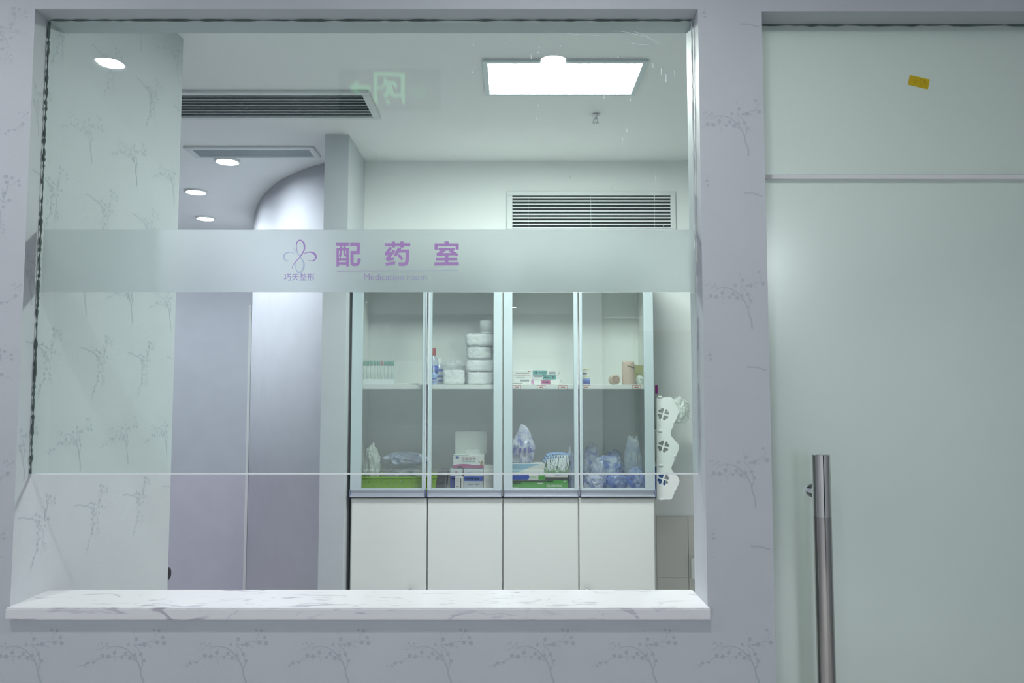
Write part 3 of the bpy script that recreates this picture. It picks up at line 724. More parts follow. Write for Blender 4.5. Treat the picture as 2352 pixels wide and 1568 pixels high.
# ------------------------------------------------------------------ cabinets
X0, X1 = PX(807, 900, YC), PX(1503, 900, YC)
DWID = (X1 - X0) / 4
ZUB = PZ(1150, 1141, YC)                      # underside of the glazed units
ZUT = PZ(1150, 598, YC) + .02                 # their top
YBK = YB - .002
TH = .018
ZSH_T = PZ(1200, 883, YC + .03)               # shelf top
ZFL = ZUB + TH + .002
edges = [(806, 832, 970, 980), (982, 992, 1133, 1154), (1156, 1177, 1318, 1328.5), (1330.5, 1338, 1480, 1503)]
ZG0, ZG1 = PZ(1150, 1122, YC), ZUT - .035
for ui in range(2):
    xa = X0 + ui * 2 * DWID; xb = xa + 2 * DWID
    lb = ('glazed wall cabinet with green basket and white wrapped packs, left pair of doors' if ui == 0 else 'glazed wall cabinet with mask boxes and blue bags, right pair of doors')
    cb = thing('wall_cabinet', lb, 'cabinet', ((xa + xb) / 2, YBK, ZUB), 0, 'glazed wall cabinets')
    def part(name, x0, x1, y0, y1, z0, z1, m, parent=cb, r_=.001):
        return rel(MB().rbox(x0, x1, y0, y1, z0, z1, r_, 1), cb).build(name, m, parent)
    yf = YC + .022
    part('side_panel', xa + .0005, xa + TH, yf, YBK, ZUB, ZUT, LAMINATE); part('side_panel', xb - TH, xb - .0005, yf, YBK, ZUB, ZUT, LAMINATE)
    part('bottom_panel', xa + TH, xb - TH, yf, YBK, ZUB, ZUB + TH, LAMINATE); part('top_panel', xa + TH, xb - TH, yf, YBK, ZUT - TH, ZUT, LAMINATE)
    part('back_panel', xa + TH, xb - TH, YBK - .006, YBK, ZUB + TH, ZUT - TH, LAMINATE)
    sh = part('shelf', xa + TH + .0005, xb - TH - .0005, yf + .008, YBK - .0065, ZSH_T - .02, ZSH_T, LAMINATE)
    if ui == 1:
        for u, w in ((1187, 20), (1243, 20), (1293, 20), (1346, 20), (1462, 20)):
            q = P(u, 893, yf + .008); x, z = q[0], ZSH_T - .0185; w2 = w * YC / F / 2
            lab = rel(MB().rbox(x - w2, x + w2, yf + .0068, yf + .0078, z, z + .0165, .0004, 1), cb).build('shelf_label', mat('label_white', srgb(238, 238, 234), .5), sh)
            fr = MB()
            for q4 in ((x - w2, x - w2 + .002, z, z + .0165), (x + w2 - .002, x + w2, z, z + .0165), (x - w2, x + w2, z + .0145, z + .0165)):
                fr.box(q4[0], q4[1], yf + .0062, yf + .0067, q4[2], q4[3])
            fr.box(x - w2 * .5, x + w2 * .5, yf + .0063, yf + .0067, z + .005, z + .009)
            rel(fr, cb).build('label_print', mat('label_red', srgb(190, 96, 78), .5), sh)
    for di in range(2):
        e = edges[ui * 2 + di]
        dx0, g0, g1, dx1 = [PX(u, 900, YC) for u in e]
        # door stiles and rails make one frame, glass sits in it
        fr = MB(); zt = ZUT; z0_ = PZ(1150, 1125, YC)
        fr.rbox(dx0 + .0012, g0, YC, YC + .02, z0_, zt, .002); fr.rbox(g1, dx1 - .0012, YC, YC + .02, z0_, zt, .002)
        fr.rbox(g0, g1, YC, YC + .02, ZG1, zt, .002); fr.rbox(g0, g1, YC + .002, YC + .02, z0_, ZG0 + .0015, .001)
        door = rel(fr, cb).build('door', ALU, cb); door['label'] = 'glazed aluminium framed door'
        gl = rel(MB().box(g0 - .002, g1 + .002, YC + .009, YC + .013, ZG0, ZG1 + .002), cb).build('glass_pane', CGLASS, door)
        ln = MB()
        for xx in ((dx0 + .004) if di else (dx1 - .004), ):
            ln.rbox(xx - .0022, xx + .0022, YC - .003, YC + .001, z0_, zt, .0008)
        rel(ln, cb).build('edge_bead', mat('bead_silver', srgb(232, 236, 244), .25, .4), door)
        # extruded handle rail along the foot of the door: a shallow channel between two lips
        zr0, zr1 = PZ(1150, 1141, YC), PZ(1150, 1123.5, YC); rw0, rw1 = dx0 + .0015, dx1 - .0015
        prof = [(YC + .018, zr0), (YC - .012, zr0), (YC - .012, zr0 + .006), (YC - .003, zr0 + .009), (YC - .001, zr0 + .018), (YC - .003, zr1 - .006), (YC - .012, zr1 - .003), (YC - .012, zr1), (YC + .018, zr1)]
        rm = MB(); k0 = len(prof)
        rm.v = [(rw0 + .004, y, z) for y, z in prof] + [(rw1 - .004, y, z) for y, z in prof]
        rm.f = [(k, (k + 1) % k0, k0 + (k + 1) % k0, k0 + k) for k in range(k0)] + [tuple(range(k0)), tuple(range(k0, 2 * k0))]
        rel(rm, cb).build('handle_rail', ALU2, door)
        for xx in (rw0, rw1 - .004):
            rel(MB().rbox(xx, xx + .004, YC - .013, YC + .018, zr0 - .0005, zr1 + .0005, .001, 1), cb).build('end_cap', CAPBLUE, door)
    # base cabinet below
    lb = ('plain white base cabinet beside the pillar' if ui == 0 else 'plain white base cabinet nearest the white plastic rack')
    bc = thing('base_cabinet', lb, 'cabinet', ((xa + xb) / 2, YBK, 0), 0, 'white base cabinets')
    ztop = PZ(1150, 1143.5, YC)
    def bpart(name, x0, x1, y0, y1, z0, z1, m, parent=bc, r_=.001):
        return rel(MB().rbox(x0, x1, y0, y1, z0, z1, r_, 2), bc).build(name, m, parent)
    bpart('carcass', xa + .0005, xb - .0005, yf, YBK, .08, ztop - .003, LAMDARK if False else LAMINATE)
    bpart('plinth', xa + .0005, xb - .0005, yf + .04, YBK, .0005, .08, VENTGREY)
    for di in range(2):
        e = edges[ui * 2 + di]; dx0, dx1 = PX(e[0], 1250, YC) - .0005, PX(e[3], 1250, YC) + (.0025 if (ui == 1 and di == 1) else .0005)
        door = bpart('door', dx0 + .0012, dx1 - .0012, YC, yf - .001, .085, ztop, LAMINATE, r_=.003)
        bpart('edge_band', dx0 + .002, dx1 - .002, YC - .0012, YC + .001, ztop - .007, ztop - .0055, mat('band_tan', srgb(198, 196, 176), .5), door, .0003)
        kx = dx1 - .067 if di == 0 else dx0 + .033
        kz = PZ(1347, 1351.5, YC) - (.0 if (ui, di) in ((0, 0), (1, 1)) else .03)
        kb = MB().lathe([(.0001, 0), (.006, 0), (.005, .008), (.011, .013), (.0125, .019), (.009, .024), (.0001, .026)], n=18)
        kb.v = [(x, -z, y) for x, y, z in kb.v]
        kb.v = [(x + kx, y + YC - .0005, z + kz - .008) for x, y, z in kb.v]
        rel(kb, bc).build('knob', CHROME, door, smooth=True)

# ------------------------------------------------------------------ shelf goods
PAPER = mat('white_carton', srgb(232, 233, 228), .5)
WHITECL = mat('white_cotton', srgb(236, 238, 236), .8, bump=.2, bscale=300)
CLEARP = mat('clear_film', srgb(240, 244, 246), .08, alpha=.3, spec=1.0, bump=.6, bscale=70)
TEAL = mat('teal_print', srgb(60, 158, 150), .45); MAG = mat('magenta_print', srgb(178, 62, 128), .45); REDB = mat('red_print', srgb(170, 74, 60), .5)
NAVY = mat('navy_print', srgb(28, 62, 150), .45); BLUE = mat('blue_print', srgb(40, 84, 190), .45); LBLUE = mat('light_blue_print', srgb(134, 190, 218), .5)
GREENC = mat('green_carton', srgb(74, 168, 60), .45); DGREEN = mat('dark_green_print', srgb(40, 104, 50), .5); GREYP = mat('grey_print', srgb(150, 154, 156), .5)
LGREY = mat('silver_carton', srgb(196, 204, 212), .45); YEL = mat('yellow_print', srgb(226, 222, 90), .5); INKD = mat('dark_print', srgb(70, 72, 84), .5); OLIVE = mat('olive_carton', srgb(160, 162, 110), .6)
def carton(name, label, cat, x0, x1, ytop, Y, z0, depth, m, prints=(), texts=(), group=None, rz=0.0, zt=None):
    """box whose front face is at depth Y; x0, x1, ytop are pixel columns / row of the photograph"""
    xa, xb = PX(x0, ytop, Y), PX(x1, ytop, Y); h = (zt or PZ((x0 + x1) / 2, ytop, Y)) - z0
    t = thing(name, label, cat, ((xa + xb) / 2, Y, z0), rz, group); w = xb - xa
    MB().rbox(-w / 2, w / 2, 0, depth, .0003, h, .001, 1).build('carton', m, t)
    for (u0, v0, u1, v1, pmx) in prints:
        MB().rbox(-w / 2 + u0 * w, -w / 2 + u1 * w, -.0006, .0005, v0 * h, v1 * h, .0002, 1).build('printed_panel', pmx, t)
    for (s_, u, v, hh_, tm_) in texts:
        text(s_, -w / 2 + u * w, -.0009, v * h, hh_ * h, tm_, t)
    return t, w, h
SH = ZSH_T + .0004
FLR = ZFL

# test tubes in their tray
YT = 3.80
tx0, tx1 = PX(834, 860, YT), PX(906, 860, YT)
tz = SH
tray = thing('tube_tray', 'white foam tray holding green capped test tubes', 'tray', ((tx0 + tx1) / 2, YT, tz))
wT = tx1 - tx0; hT = PZ(870, 871, YT) - tz
MB().rbox(-wT / 2 - .003, wT / 2, -.022, .05, .0003, hT, .002).build('foam_base', mat('tray_white', srgb(226, 234, 234), .5), tray)
ht_top = PZ(870, 829, YT) - tz
TUBEG = mat('tube_glass', srgb(214, 230, 224), .08, alpha=.4); CAPG = mat('cap_green', srgb(44, 158, 128), .4); CAPR = mat('cap_red', srgb(168, 74, 80), .4); TLAB = mat('tube_label', srgb(222, 232, 228), .5)
ORD = ('first', 'second', 'third', 'fourth', 'fifth', 'sixth', 'seventh', 'eighth', 'last')
for rI in range(1):
    for k in range(9):
        red = (rI == 0 and k == 5)
        lb = 'red capped test tube among the green capped ones' if red else (ORD[k] + ' test tube from the left in the foam tray, with green cap')
        tt = thing('test_tube', lb, 'test tube', (tx0 + .006 + k * (wT - .014) / 8 + rI * .004, YT - .008 + rI * .03, tz + hT + .0004), 0, 'test tubes in the foam tray')
        H_ = ht_top - hT
        MB().lathe([(.0001, 0), (.004, .001), (.006, .005), (.006, H_ - .022), (.0055, H_ - .022)], n=12).build('tube', TUBEG, tt, smooth=True)
        MB().lathe([(.0048, .012), (.0048, H_ * .45), (.0001, H_ * .45)], n=10).build('paper_label', TLAB, tt, smooth=True)
        MB().lathe([(.0074, H_ - .022), (.0076, H_ - .003), (.0066, H_), (.0001, H_)], n=12).build('cap', CAPR if red else CAPG, tt, smooth=True)
lid = MB(); lid.rbox(-wT / 2 - .004, wT / 2 + .012, -.024, .052, hT + .001, ht_top + .004, .004)
lid.build('clear_cover', mat('tray_cover', srgb(214, 234, 226), .1, alpha=.12), tray)
# flat packets lying on the shelf
for (u, w, lb, mm) in ((925, 24, 'flat white paper packet lying beside the test tubes', PAPER), (953, 18, 'flat beige paper packet lying right of the white one', mat('beige_packet', srgb(214, 206, 200), .6))):
    x = PX(u, 880, 3.80); t = thing('paper_packet', lb, 'packet', (x, 3.80, SH)); ww = w * 3.8 / F / 2
    MB().rbox(-ww, ww, -.02, .03, .0003, .006, .002).build('sleeve', mm, t)
    MB().rbox(ww * .1, ww * .6, -.0204, -.0199, .002, .004, .0001, 1).build('printed_panel', GREYP if mm is PAPER else mat('violet_print', srgb(150, 140, 180), .5), t)

# spray bottle with red cap, squeeze bottle
def bottle(label, u, ytop, Y, r, body, cap, bands, capname='cap', squeeze=False, z0=None):
    z0 = z0 or SH; x = PX(u, 860, Y); h = PZ(u, ytop, Y) - z0
    t = thing('bottle', label, 'bottle', (x, Y, z0))
    if squeeze: prof = [(.0001, .0003), (r * .92, .0003), (r, .004), (r, h * .48), (r * .8, h * .56), (r * .3, h * .64), (r * .26, h * .7), (.0001, h * .7)]
    else: prof = [(.0001, .0003), (r * .92, .0003), (r, .004), (r, h * .6), (r * .85, h * .68), (r * .5, h * .76), (r * .42, h * .83), (.0001, h * .83)]
    MB().lathe(prof, n=24).build('body', body, t, smooth=True, angle=60)
    if squeeze: MB().lathe([(r * .3, h * .66), (r * .28, h * .7), (r * .12, h), (.0001, h)], n=16).build('nozzle', cap, t, smooth=True)
    else: MB().lathe([(r * .52, h * .8), (r * .52, h * .985), (r * .46, h), (.0001, h)], n=20).build(capname, cap, t, smooth=True, angle=50)
    for v0, v1, mm in bands: MB().lathe([(r + .0006, h * v0), (r + .0006, h * v1)], n=24).build('label_band', mm, t, smooth=True)
    return t
bottle('clear bottle with red cap and blue label behind the door stile', 994.5, 799, 3.84, .024, mat('bottle_clear', srgb(196, 208, 226), .15, alpha=.75), mat('cap_red2', srgb(176, 62, 62), .4), [(.30, .52, BLUE), (.18, .30, mat('label_paleblue', srgb(150, 184, 226), .4)), (.08, .18, LGREY)])
bottle('small squeeze bottle with pointed white nozzle and blue label', 996, 838, 3.785, .0145, mat('squeeze_body', srgb(150, 178, 224), .3), WHITEP, [(.1, .26, mat('sq_grey', srgb(140, 160, 200), .4)), (.26, .34, BLUE)], squeeze=True)
bottle('translucent bottle with blue printed label beside the wrapped cotton', 1008, 822, 3.88, .02, mat('bottle_pale', srgb(206, 216, 232), .15, alpha=.6), WHITEP, [(.5, .6, BLUE), (.28, .36, NAVY), (.12, .2, BLUE)])

# cotton packs in film
def crumple(obj_mb, amp, freq, seed, zmin=None):
    out = []
    for (x, y, z) in obj_mb.v:
        p = Vector((x * freq + seed * 7.1, y * freq, z * freq))
        n1 = noise.noise_vector(p); n2 = noise.noise_vector(p * 2.7)
        d = (n1 + n2 * .5) * amp
        zz = z + d.z
        if zmin is not None: zz = max(zz, zmin)
        out.append((x + d.x, y + d.y, zz))
    obj_mb.v = out; return obj_mb
def soft_block(x0, x1, y0, y1, z0, z1, r=.012, cuts=7):
    bm = bmesh.new(); bmesh.ops.create_cube(bm, size=1.0)
    bmesh.ops.subdivide_edges(bm, edges=bm.edges[:], cuts=cuts, use_grid_fill=True)
    c = Vector(((x0 + x1) / 2, (y0 + y1) / 2, (z0 + z1) / 2)); hs = Vector(((x1 - x0) / 2, (y1 - y0) / 2, (z1 - z0) / 2))
    r = min(r, hs.x * .9, hs.y * .9, hs.z * .9)
    for v in bm.verts:
        p = Vector((v.co.x * 2 * hs.x, v.co.y * 2 * hs.y, v.co.z * 2 * hs.z))
        q = Vector([max(-hs[i] + r, min(hs[i] - r, p[i])) for i in range(3)])
        d = p - q
        if d.length > 1e-6: p = q + d.normalized() * min(d.length, r)
        v.co = c + p
    m = MB(); m.take(bm); return m
def pack(label, x0, x1, ytop, ybot, Y, z0=None, film=True, group=None):
    zb = z0 if z0 is not None else PZ(x0, ybot, Y); zt = PZ(x0, ytop, Y); xa, xb = PX(x0, ytop, Y), PX(x1, ytop, Y); w = xb - xa; h = zt - zb
    t = thing('cotton_pack', label, 'cotton pack', ((xa + xb) / 2, Y, zb), 0, group)
    crumple(soft_block(-w / 2 + .004, w / 2 - .004, .004, .13, .002, h - .003, .007), .0018, 30, random.random() * 9, .001).build('cotton', WHITECL, t, smooth=True)
    if film: crumple(soft_block(-w / 2, w / 2, 0, .134, .0005, h, .012, 18), .0055, 62, random.random() * 9, .0005).build('film_wrap', CLEARP, t, smooth=True)
    return zt
GP = 'film wrapped cotton packs in a stack'
z1 = pack('lowest white cotton pack in the tall stack', 1073, 1134, 853, 882, 3.79, SH, True, GP)
z2 = pack('shiny second white cotton pack of the tall stack', 1070, 1136, 825, 852, 3.79, z1 + .001, True, GP)
z3 = pack('third white cotton pack of the tall stack', 1071, 1130, 795, 824, 3.79, z2 + .001, True, GP)
z4 = pack('topmost film wrapped cotton pack under the paper roll', 1069, 1136, 765, 794, 3.79, z3 + .001, True, GP)
pack('single film wrapped cotton pack left of the tall stack', 1016, 1068, 848, 882, 3.80, SH)
x = PX(1119, 750, 3.85); h = PZ(1119, 735, 3.83) - z4 - .003
rl = thing('gauze_roll', 'white gauze roll standing on top of the cotton packs', 'gauze roll', (x, 3.86, z4 + .003))
MB().lathe([(.01, 0), (.034, 0), (.034, h), (.01, h), (.01, 0)], n=28).build('roll', WHITECL, rl, smooth=True, angle=50)
MB().lathe([(.0345, h * .1), (.0345, h * .95)], n=28).build('sleeve', mat('gauze_sleeve', srgb(226, 230, 230), .5), rl, smooth=True)

def bag(name, label, cat, x0, x1, ytop, z0, Y, depth, seed, m, crease=.16, neck=0.0, group=None, sub=5, lean=0.0):
    xa, xb = PX(x0, ytop, Y), PX(x1, ytop, Y); h = PZ((x0 + x1) / 2, ytop, Y) - z0; w = xb - xa
    t = thing(name, label, cat, ((xa + xb) / 2, Y, z0), 0, group)
    bm = bmesh.new(); bmesh.ops.create_icosphere(bm, subdivisions=sub, radius=1.0)
    for v in bm.verts:
        p = v.co.normalized(); q = Vector((p.x, p.y, p.z * .55)) * 1.9 + Vector((seed * 3.3, seed * 1.7, seed))
        rd = 1 - abs(noise.noise(q * 1.3)) * crease * 2.6 - abs(noise.noise(q * 2.9 + Vector((5, 0, 0)))) * crease * 1.6 - abs(noise.noise(q * 6.1)) * crease * .9 - abs(noise.noise(q * 12.3)) * crease * .4
        p = Vector((p.x * rd, p.y * rd, p.z * (.75 + .25 * rd)))
        p.x += noise.noise(q * .9 + Vector((9, 3, 1))) * .25; p.z += noise.noise(q * 1.2 + Vector((2, 8, 4))) * .16
        k = 1.0
        if neck and p.z > .1:
            s_ = (p.z - .1) / .9; k = 1 - neck * s_ ** .7
        v.co = Vector((p.x * k, p.y * k, p.z))
    zs = [v.co.z for v in bm.verts]; lo, hi = -.62, max(zs)
    for v in bm.verts: v.co.z = max(v.co.z, lo)
    xs = [v.co.x for v in bm.verts]; ys = [v.co.y for v in bm.verts]
    for v in bm.verts:
        zz = (v.co.z - lo) / (hi - lo)
        v.co = Vector(((v.co.x - min(xs)) / (max(xs) - min(xs)) * w - w / 2 + lean * zz * w, (v.co.y - min(ys)) / (max(ys) - min(ys)) * depth, zz * h + .0004))
    mb = MB(); mb.take(bm); o = mb.build('film', m, t, smooth=True)
    return t, w, h
def bag_mat(name, c1, c2, alpha=.7, scale=14, rough=.16, lo=.42, hi=.58):
    m = bpy.data.materials.new(name); m.use_nodes = True
    nt = m.node_tree; b = nt.nodes['Principled BSDF']; N = nt.nodes.new; L = nt.links.new
    tc = N('ShaderNodeTexCoord'); n = N('ShaderNodeTexNoise'); n.inputs['Scale'].default_value = scale; n.inputs['Detail'].default_value = 3; n.inputs['Distortion'].default_value = .8
    rp = N('ShaderNodeValToRGB'); rp.color_ramp.elements[0].position = lo; rp.color_ramp.elements[0].color = c1; rp.color_ramp.elements[1].position = hi; rp.color_ramp.elements[1].color = c2
    n2 = N('ShaderNodeTexNoise'); n2.inputs['Scale'].default_value = 55; n2.inputs['Detail'].default_value = 2
    bp = N('ShaderNodeBump'); bp.inputs['Strength'].default_value = .5; bp.inputs['Distance'].default_value = .004
    L(tc.outputs['Object'], n.inputs['Vector']); L(tc.outputs['Object'], n2.inputs['Vector']); L(n.outputs['Fac'], rp.inputs['Fac']); L(rp.outputs[0], b.inputs['Base Color'])
    L(n2.outputs['Fac'], bp.inputs['Height']); L(bp.outputs[0], b.inputs['Normal'])
    b.inputs['Alpha'].default_value = alpha; b.inputs['Roughness'].default_value = rough
    MATS[name] = m; return m
BAGCLEAR = bag_mat('bag_clear', srgb(226, 232, 232), srgb(240, 243, 243), .3)
BAGWHITE = bag_mat('bag_white', srgb(206, 216, 208), srgb(228, 234, 228), .85)
BAGGREY = bag_mat('bag_greyblue', srgb(160, 174, 198), srgb(204, 212, 226), .95, 10)
BAGBLUE = bag_mat('bag_blue', srgb(110, 134, 206), srgb(206, 218, 238), .8, 16, lo=.36, hi=.54)
BAGBLUE2 = bag_mat('bag_blue_deep', srgb(90, 120, 200), srgb(190, 206, 236), .85, 12, lo=.4, hi=.6)
BAGCLEARB = bag_mat('bag_clear_blue', srgb(190, 206, 232), srgb(226, 234, 240), .42, 14)
bag('plastic_bag', 'clear plastic bag loosely draped over the single cotton pack', 'plastic bag', 1010, 1070, 824, PZ(1040, 848, 3.80) + .002, 3.80, .12, 2.2, BAGCLEAR, .1)

# medicine boxes on the right shelf
YM = 3.78
carton('medicine_box', 'white medicine box with red rule lines on the shelf', 'medicine box', 1170, 1220, 850.5, YM, SH, .08, PAPER, ((0.06, .32, .12, .62, REDB), (0.06, .66, .12, .95, REDB), (.22, .66, .95, .69, REDB), (.3, .78, .9, .85, GREYP), (.3, .5, .7, .53, GREYP), (.5, .22, .9, .36, GREYP), (.12, .06, .6, .12, GREYP), (.85, .9, .95, .95, REDB)))
t, w, h = carton('medicine_box', 'white and magenta medicine box at the foot of the small stack', 'medicine box', 1220, 1285, 871.5, YM, SH, .06, PAPER, ((0, .02, .1, .98, mat('pink_print', srgb(206, 140, 190), .5)), (.36, .04, .68, .96, MAG), (.42, .35, .62, .65, mat('pink_print', srgb(206, 140, 190), .5))))
zA = SH + h + .0006
t, w, h = carton('medicine_box', 'teal ended white medicine box in the middle of the small stack', 'medicine box', 1224, 1277, 861.5, YM + .002, zA, .06, PAPER, ((.42, .04, 1.0, .98, TEAL), (.46, .4, .72, .6, PAPER), (.84, .25, .92, .75, mat('logo_blue', srgb(120, 170, 220), .5)), (.05, .5, .4, .8, GREYP)))
zA += h + .0006
t, w, h = carton('medicine_box', 'teal and white medicine box topmost of the small stack', 'medicine box', 1224, 1282, 850, YM, zA, .06, PAPER, ((0, .02, .55, .98, TEAL), (.08, .25, .16, .75, mat('logo_blue', srgb(120, 170, 220), .5)), (.24, .4, .52, .6, PAPER), (.64, .2, .9, .7, GREYP)))
fl_ = MB(); fl_.box(w / 2 + .0003, w / 2 + .008, .001, .05, .002, h * .2); fl_.v = [(x, y, z + (x - w / 2) * 1.2) for x, y, z in fl_.v]; fl_.build('open_flap', GREYP, t)
bag('plastic_sachet', 'small crumpled clear sachet right of the magenta medicine box', 'sachet', 1287, 1299, 869, SH, 3.79, .03, 4.1, BAGCLEAR, .14, .2, sub=3)
carton('medicine_box', 'narrow white medicine box with yellow top and blue foot', 'medicine box', 1331, 1355, 847, YM, SH, .05, PAPER, ((0, .95, 1, .99, YEL), (.3, .66, .7, .74, INKD), (0, .02, 1, .28, BLUE), (0, .28, 1, .4, mat('mid_blue_print', srgb(120, 150, 214), .5)), (.3, .5, 1, .53, YEL), (.3, .1, .9, .15, PAPER)))
# bandages
BEIGE = mat('beige_bandage', srgb(206, 182, 164), .9, bump=.5, bscale=260)
BEIGED = mat('beige_bandage_seam', srgb(158, 132, 114), .9)
def roll_lying(label, u, v, Y, rpx, z0):
    r = rpx * Y / F; x = PX(u, v, Y); t = thing('bandage_roll', label, 'bandage', (x, Y, z0))
    mb = MB().lathe([(.0001, 0), (r - .003, 0), (r, .003), (r, .087), (r - .003, .09), (.0001, .09)], n=28); mb.v = [(a, c, b + r + .0004) for a, b, c in mb.v]
    crumple(mb, .0008, 60, 3).build('roll', BEIGE, t, smooth=True, angle=50)
    pts = [(r * (.12 + .8 * k / 60) * math.cos(k * .32), -.0012, r + .0004 + r * (.12 + .8 * k / 60) * math.sin(k * .32)) for k in range(61)]
    MB().tube(pts, .0012, 5).build('spiral_seam', BEIGED, t)
    return t
roll_lying('beige bandage roll lying on its side with spiral end showing', 1414, 872, 3.79, 11.5, SH)
x = PX(1444, 860, 3.80); h = PZ(1444, 829, 3.80) - SH; r = 15 * 3.8 / F
t = thing('bandage_roll', 'tall beige bandage roll standing upright on the shelf', 'bandage', (x, 3.81, SH))
crumple(MB().lathe([(.0001, .0004), (r * .9, .0004), (r, .006), (r * 1.0, h * .3), (r * 1.02, h * .6), (r * .97, h * .9), (r * .85, h * .985), (.0001, h)], n=28), .0022, 28, 5, .0002).build('roll', BEIGE, t, smooth=True)
MB().tube([(-r * .3, -r * .98, h * .8), (r * .3, -r * 1.0, h * .76), (r * .8, -r * .7, h * .72)], .0025, 6).build('loose_end', BEIGED, t)
carton('kraft_box', 'olive card box behind the standing bandage', 'box', 1455, 1484, 838, 3.90, SH, .06, OLIVE, ((.25, .48, .32, .62, INKD), (.45, .5, .62, .62, GREYP)))
t, w, h = bag('plastic_bag', 'small round white bag in front of the olive box', 'plastic bag', 1461, 1482, 861, SH, 3.80, .06, 6.3, BAGWHITE, .08, sub=3)
MB().tube([(-w * .1, -.0008, h * .62), (w * .1, -.0008, h * .52), (w * .28, .002, h * .5)], .0012, 6).build('printed_mark', INKD, t)

# green basket with cut-out flowers
YK = 3.765
LIME = mat('lime_plastic', srgb(150, 205, 30), .4)
zb = FLR; bh = PZ(900, 1096, YK) - zb
xa, xb = PX(829, 1098, YK), PX(1003, 1098, YK); bw = xb - xa
bk = thing('plastic_basket', 'lime green plastic basket with cut-out flower holes', 'basket', ((xa + xb) / 2, YK, zb))
def petal(cx, cz, ang, r0, L_, w_):
    return [(cx + math.cos(ang) * (r0 + L_ * (0.5 - .5 * math.cos(t))) - math.sin(ang) * w_ * math.sin(t), cz + math.sin(ang) * (r0 + L_ * (0.5 - .5 * math.cos(t))) + math.cos(ang) * w_ * math.sin(t)) for t in [k * 2 * math.pi / 9 for k in range(9)]]
def side_sheet(w0, w1, h, nf, name, parent, loc, rot, taper=True):
    loops = [[(-w0 / 2, 0), (w0 / 2, 0), (w1 / 2, h), (-w1 / 2, h)]]
    for k in range(nf):
        cx = -w0 / 2 + (k + .6) * w0 / nf
        for a in range(6): loops.append(petal(cx, h * .62, math.pi / 6 + a * math.pi / 3, .0030, .0092, .0026))
        for a in (2, 4, 3): loops.append(petal(cx + (a - 3) * .002, h * .12, math.pi * a / 6, .0012, .0066, .0019))
    return outline_mesh(name, loops, .0016, LIME, parent, loc, rot)
side_sheet(bw - .02, bw, bh, 10, 'front_wall', bk, (0, 0.0, .001), (R(6), 0, 0))
side_sheet(bw - .02, bw, bh, 10, 'back_wall', bk, (0, .23, .001), (R(-6), 0, 0))
for s_ in (-1, 1):
    MB().poly([(s_ * (bw / 2 - .01), 0, .001), (s_ * (bw / 2 - .01), .23, .001), (s_ * (bw / 2), .24, bh), (s_ * bw / 2, -.008, bh)]).build('end_wall', LIME, bk)
    e_ = bk.children[-1]; md = e_.modifiers.new('thickness', 'SOLIDIFY'); md.thickness = .0016; md.offset = 0
MB().box(-bw / 2 + .01, bw / 2 - .01, .001, .23, .0005, .0022).build('base_sheet', LIME, bk)
MB().tube([(-bw / 2, -.009, bh), (bw / 2, -.009, bh), (bw / 2, .254, bh), (-bw / 2, .254, bh), (-bw / 2, -.009, bh)], .003, 8).build('rim', LIME, bk)
zin = zb + .003
bag('plastic_bag', 'upright translucent white bag at the left of the basket', 'plastic bag', 832, 872, 1017, zin, 3.80, .10, 1.3, BAGWHITE, .2, .12, lean=-.04)
zg = PZ(915, 1071, 3.80)
bag('plastic_bag', 'crumpled clear bag filling the green basket', 'plastic bag', 868, 992, 1072, zin, 3.80, .16, 3.9, BAGCLEARB, .14)
bag('plastic_bag', 'grey blue bag lying across the top of the basket', 'plastic bag', 866, 985, 1038, zg, 3.81, .13, 5.2, BAGGREY, .12)

# dark case, tape box, cartons
t = thing('instrument_case', 'dark grey zip case standing beside the blue cartons', 'case', (PX(1013, 1100, 3.80), 3.80, FLR), 0)
h = PZ(1012, 1079, 3.80) - FLR; w = 24 * 3.8 / F
mb = soft_block(-w / 2, w / 2, 0, .12, .0004, h, .006, 6); mb.v = [(x + .010 * z / h - .004, y, z) for x, y, z in mb.v]
mb.build('body', mat('case_dark', srgb(72, 72, 84), .5), t, smooth=True, angle=50)
mb = MB(); mb.tube([(w * .45, -.001, .01), (w * .47, -.001, h * .5), (w * .50, -.001, h * .96)], .0016, 6); mb.build('zip', mat('zip_grey', srgb(140, 140, 152), .4), t)
mb = MB().rbox(-w * .34, w * .3, -.0012, .001, h * .3, h * .34, .0005, 1); mb.build('seam', BLACKP, t)
YX = 3.785
carton('medicine_box', 'blue and silver carton with a small red seal', 'medicine box', 1034, 1062.5, 1076, YX, FLR, .09, LGREY, ((0, .12, 1, .66, NAVY), (0, .0, 1, .12, PAPER), (.1, .52, .35, .58, LGREY), (.42, .74, .58, .90, REDB)))
carton('medicine_box', 'small white box in front of the blue carton', 'medicine box', 1045, 1064, 1095, YX - .03, FLR, .025, PAPER, ((.66, .12, .76, .9, INKD), (.15, .75, .45, .8, GREYP), (.15, .3, .45, .36, GREYP)))
t, w, h = carton('medicine_box', 'wide blue and silver carton under the tape box', 'medicine box', 1065, 1110, 1076, YX, FLR, .09, LGREY, ((0, .44, 1, .64, BLUE), (0, 0, 1, .11, BLUE), (.2, .26, .48, .32, GREYP), (.6, .26, .8, .32, GREYP), (.2, .78, .3, .84, BLUE)) + tuple((.12 + .14 * k, .50, .22 + .14 * k, .58, LGREY) for k in range(5)))
carton('medicine_box', 'plain white carton standing at the right of the blue cartons', 'medicine box', 1111, 1136, 1069, YX - .002, FLR, .07, PAPER, ((.45, .78, .8, .8, GREYP), (.15, .6, .85, .61, GREYP), (.15, .5, .85, .51, GREYP), (.2, .05, .9, .45, mat('faint_print', srgb(214, 216, 212), .5))))
zq = PZ(1070, 1076, YX) + .002
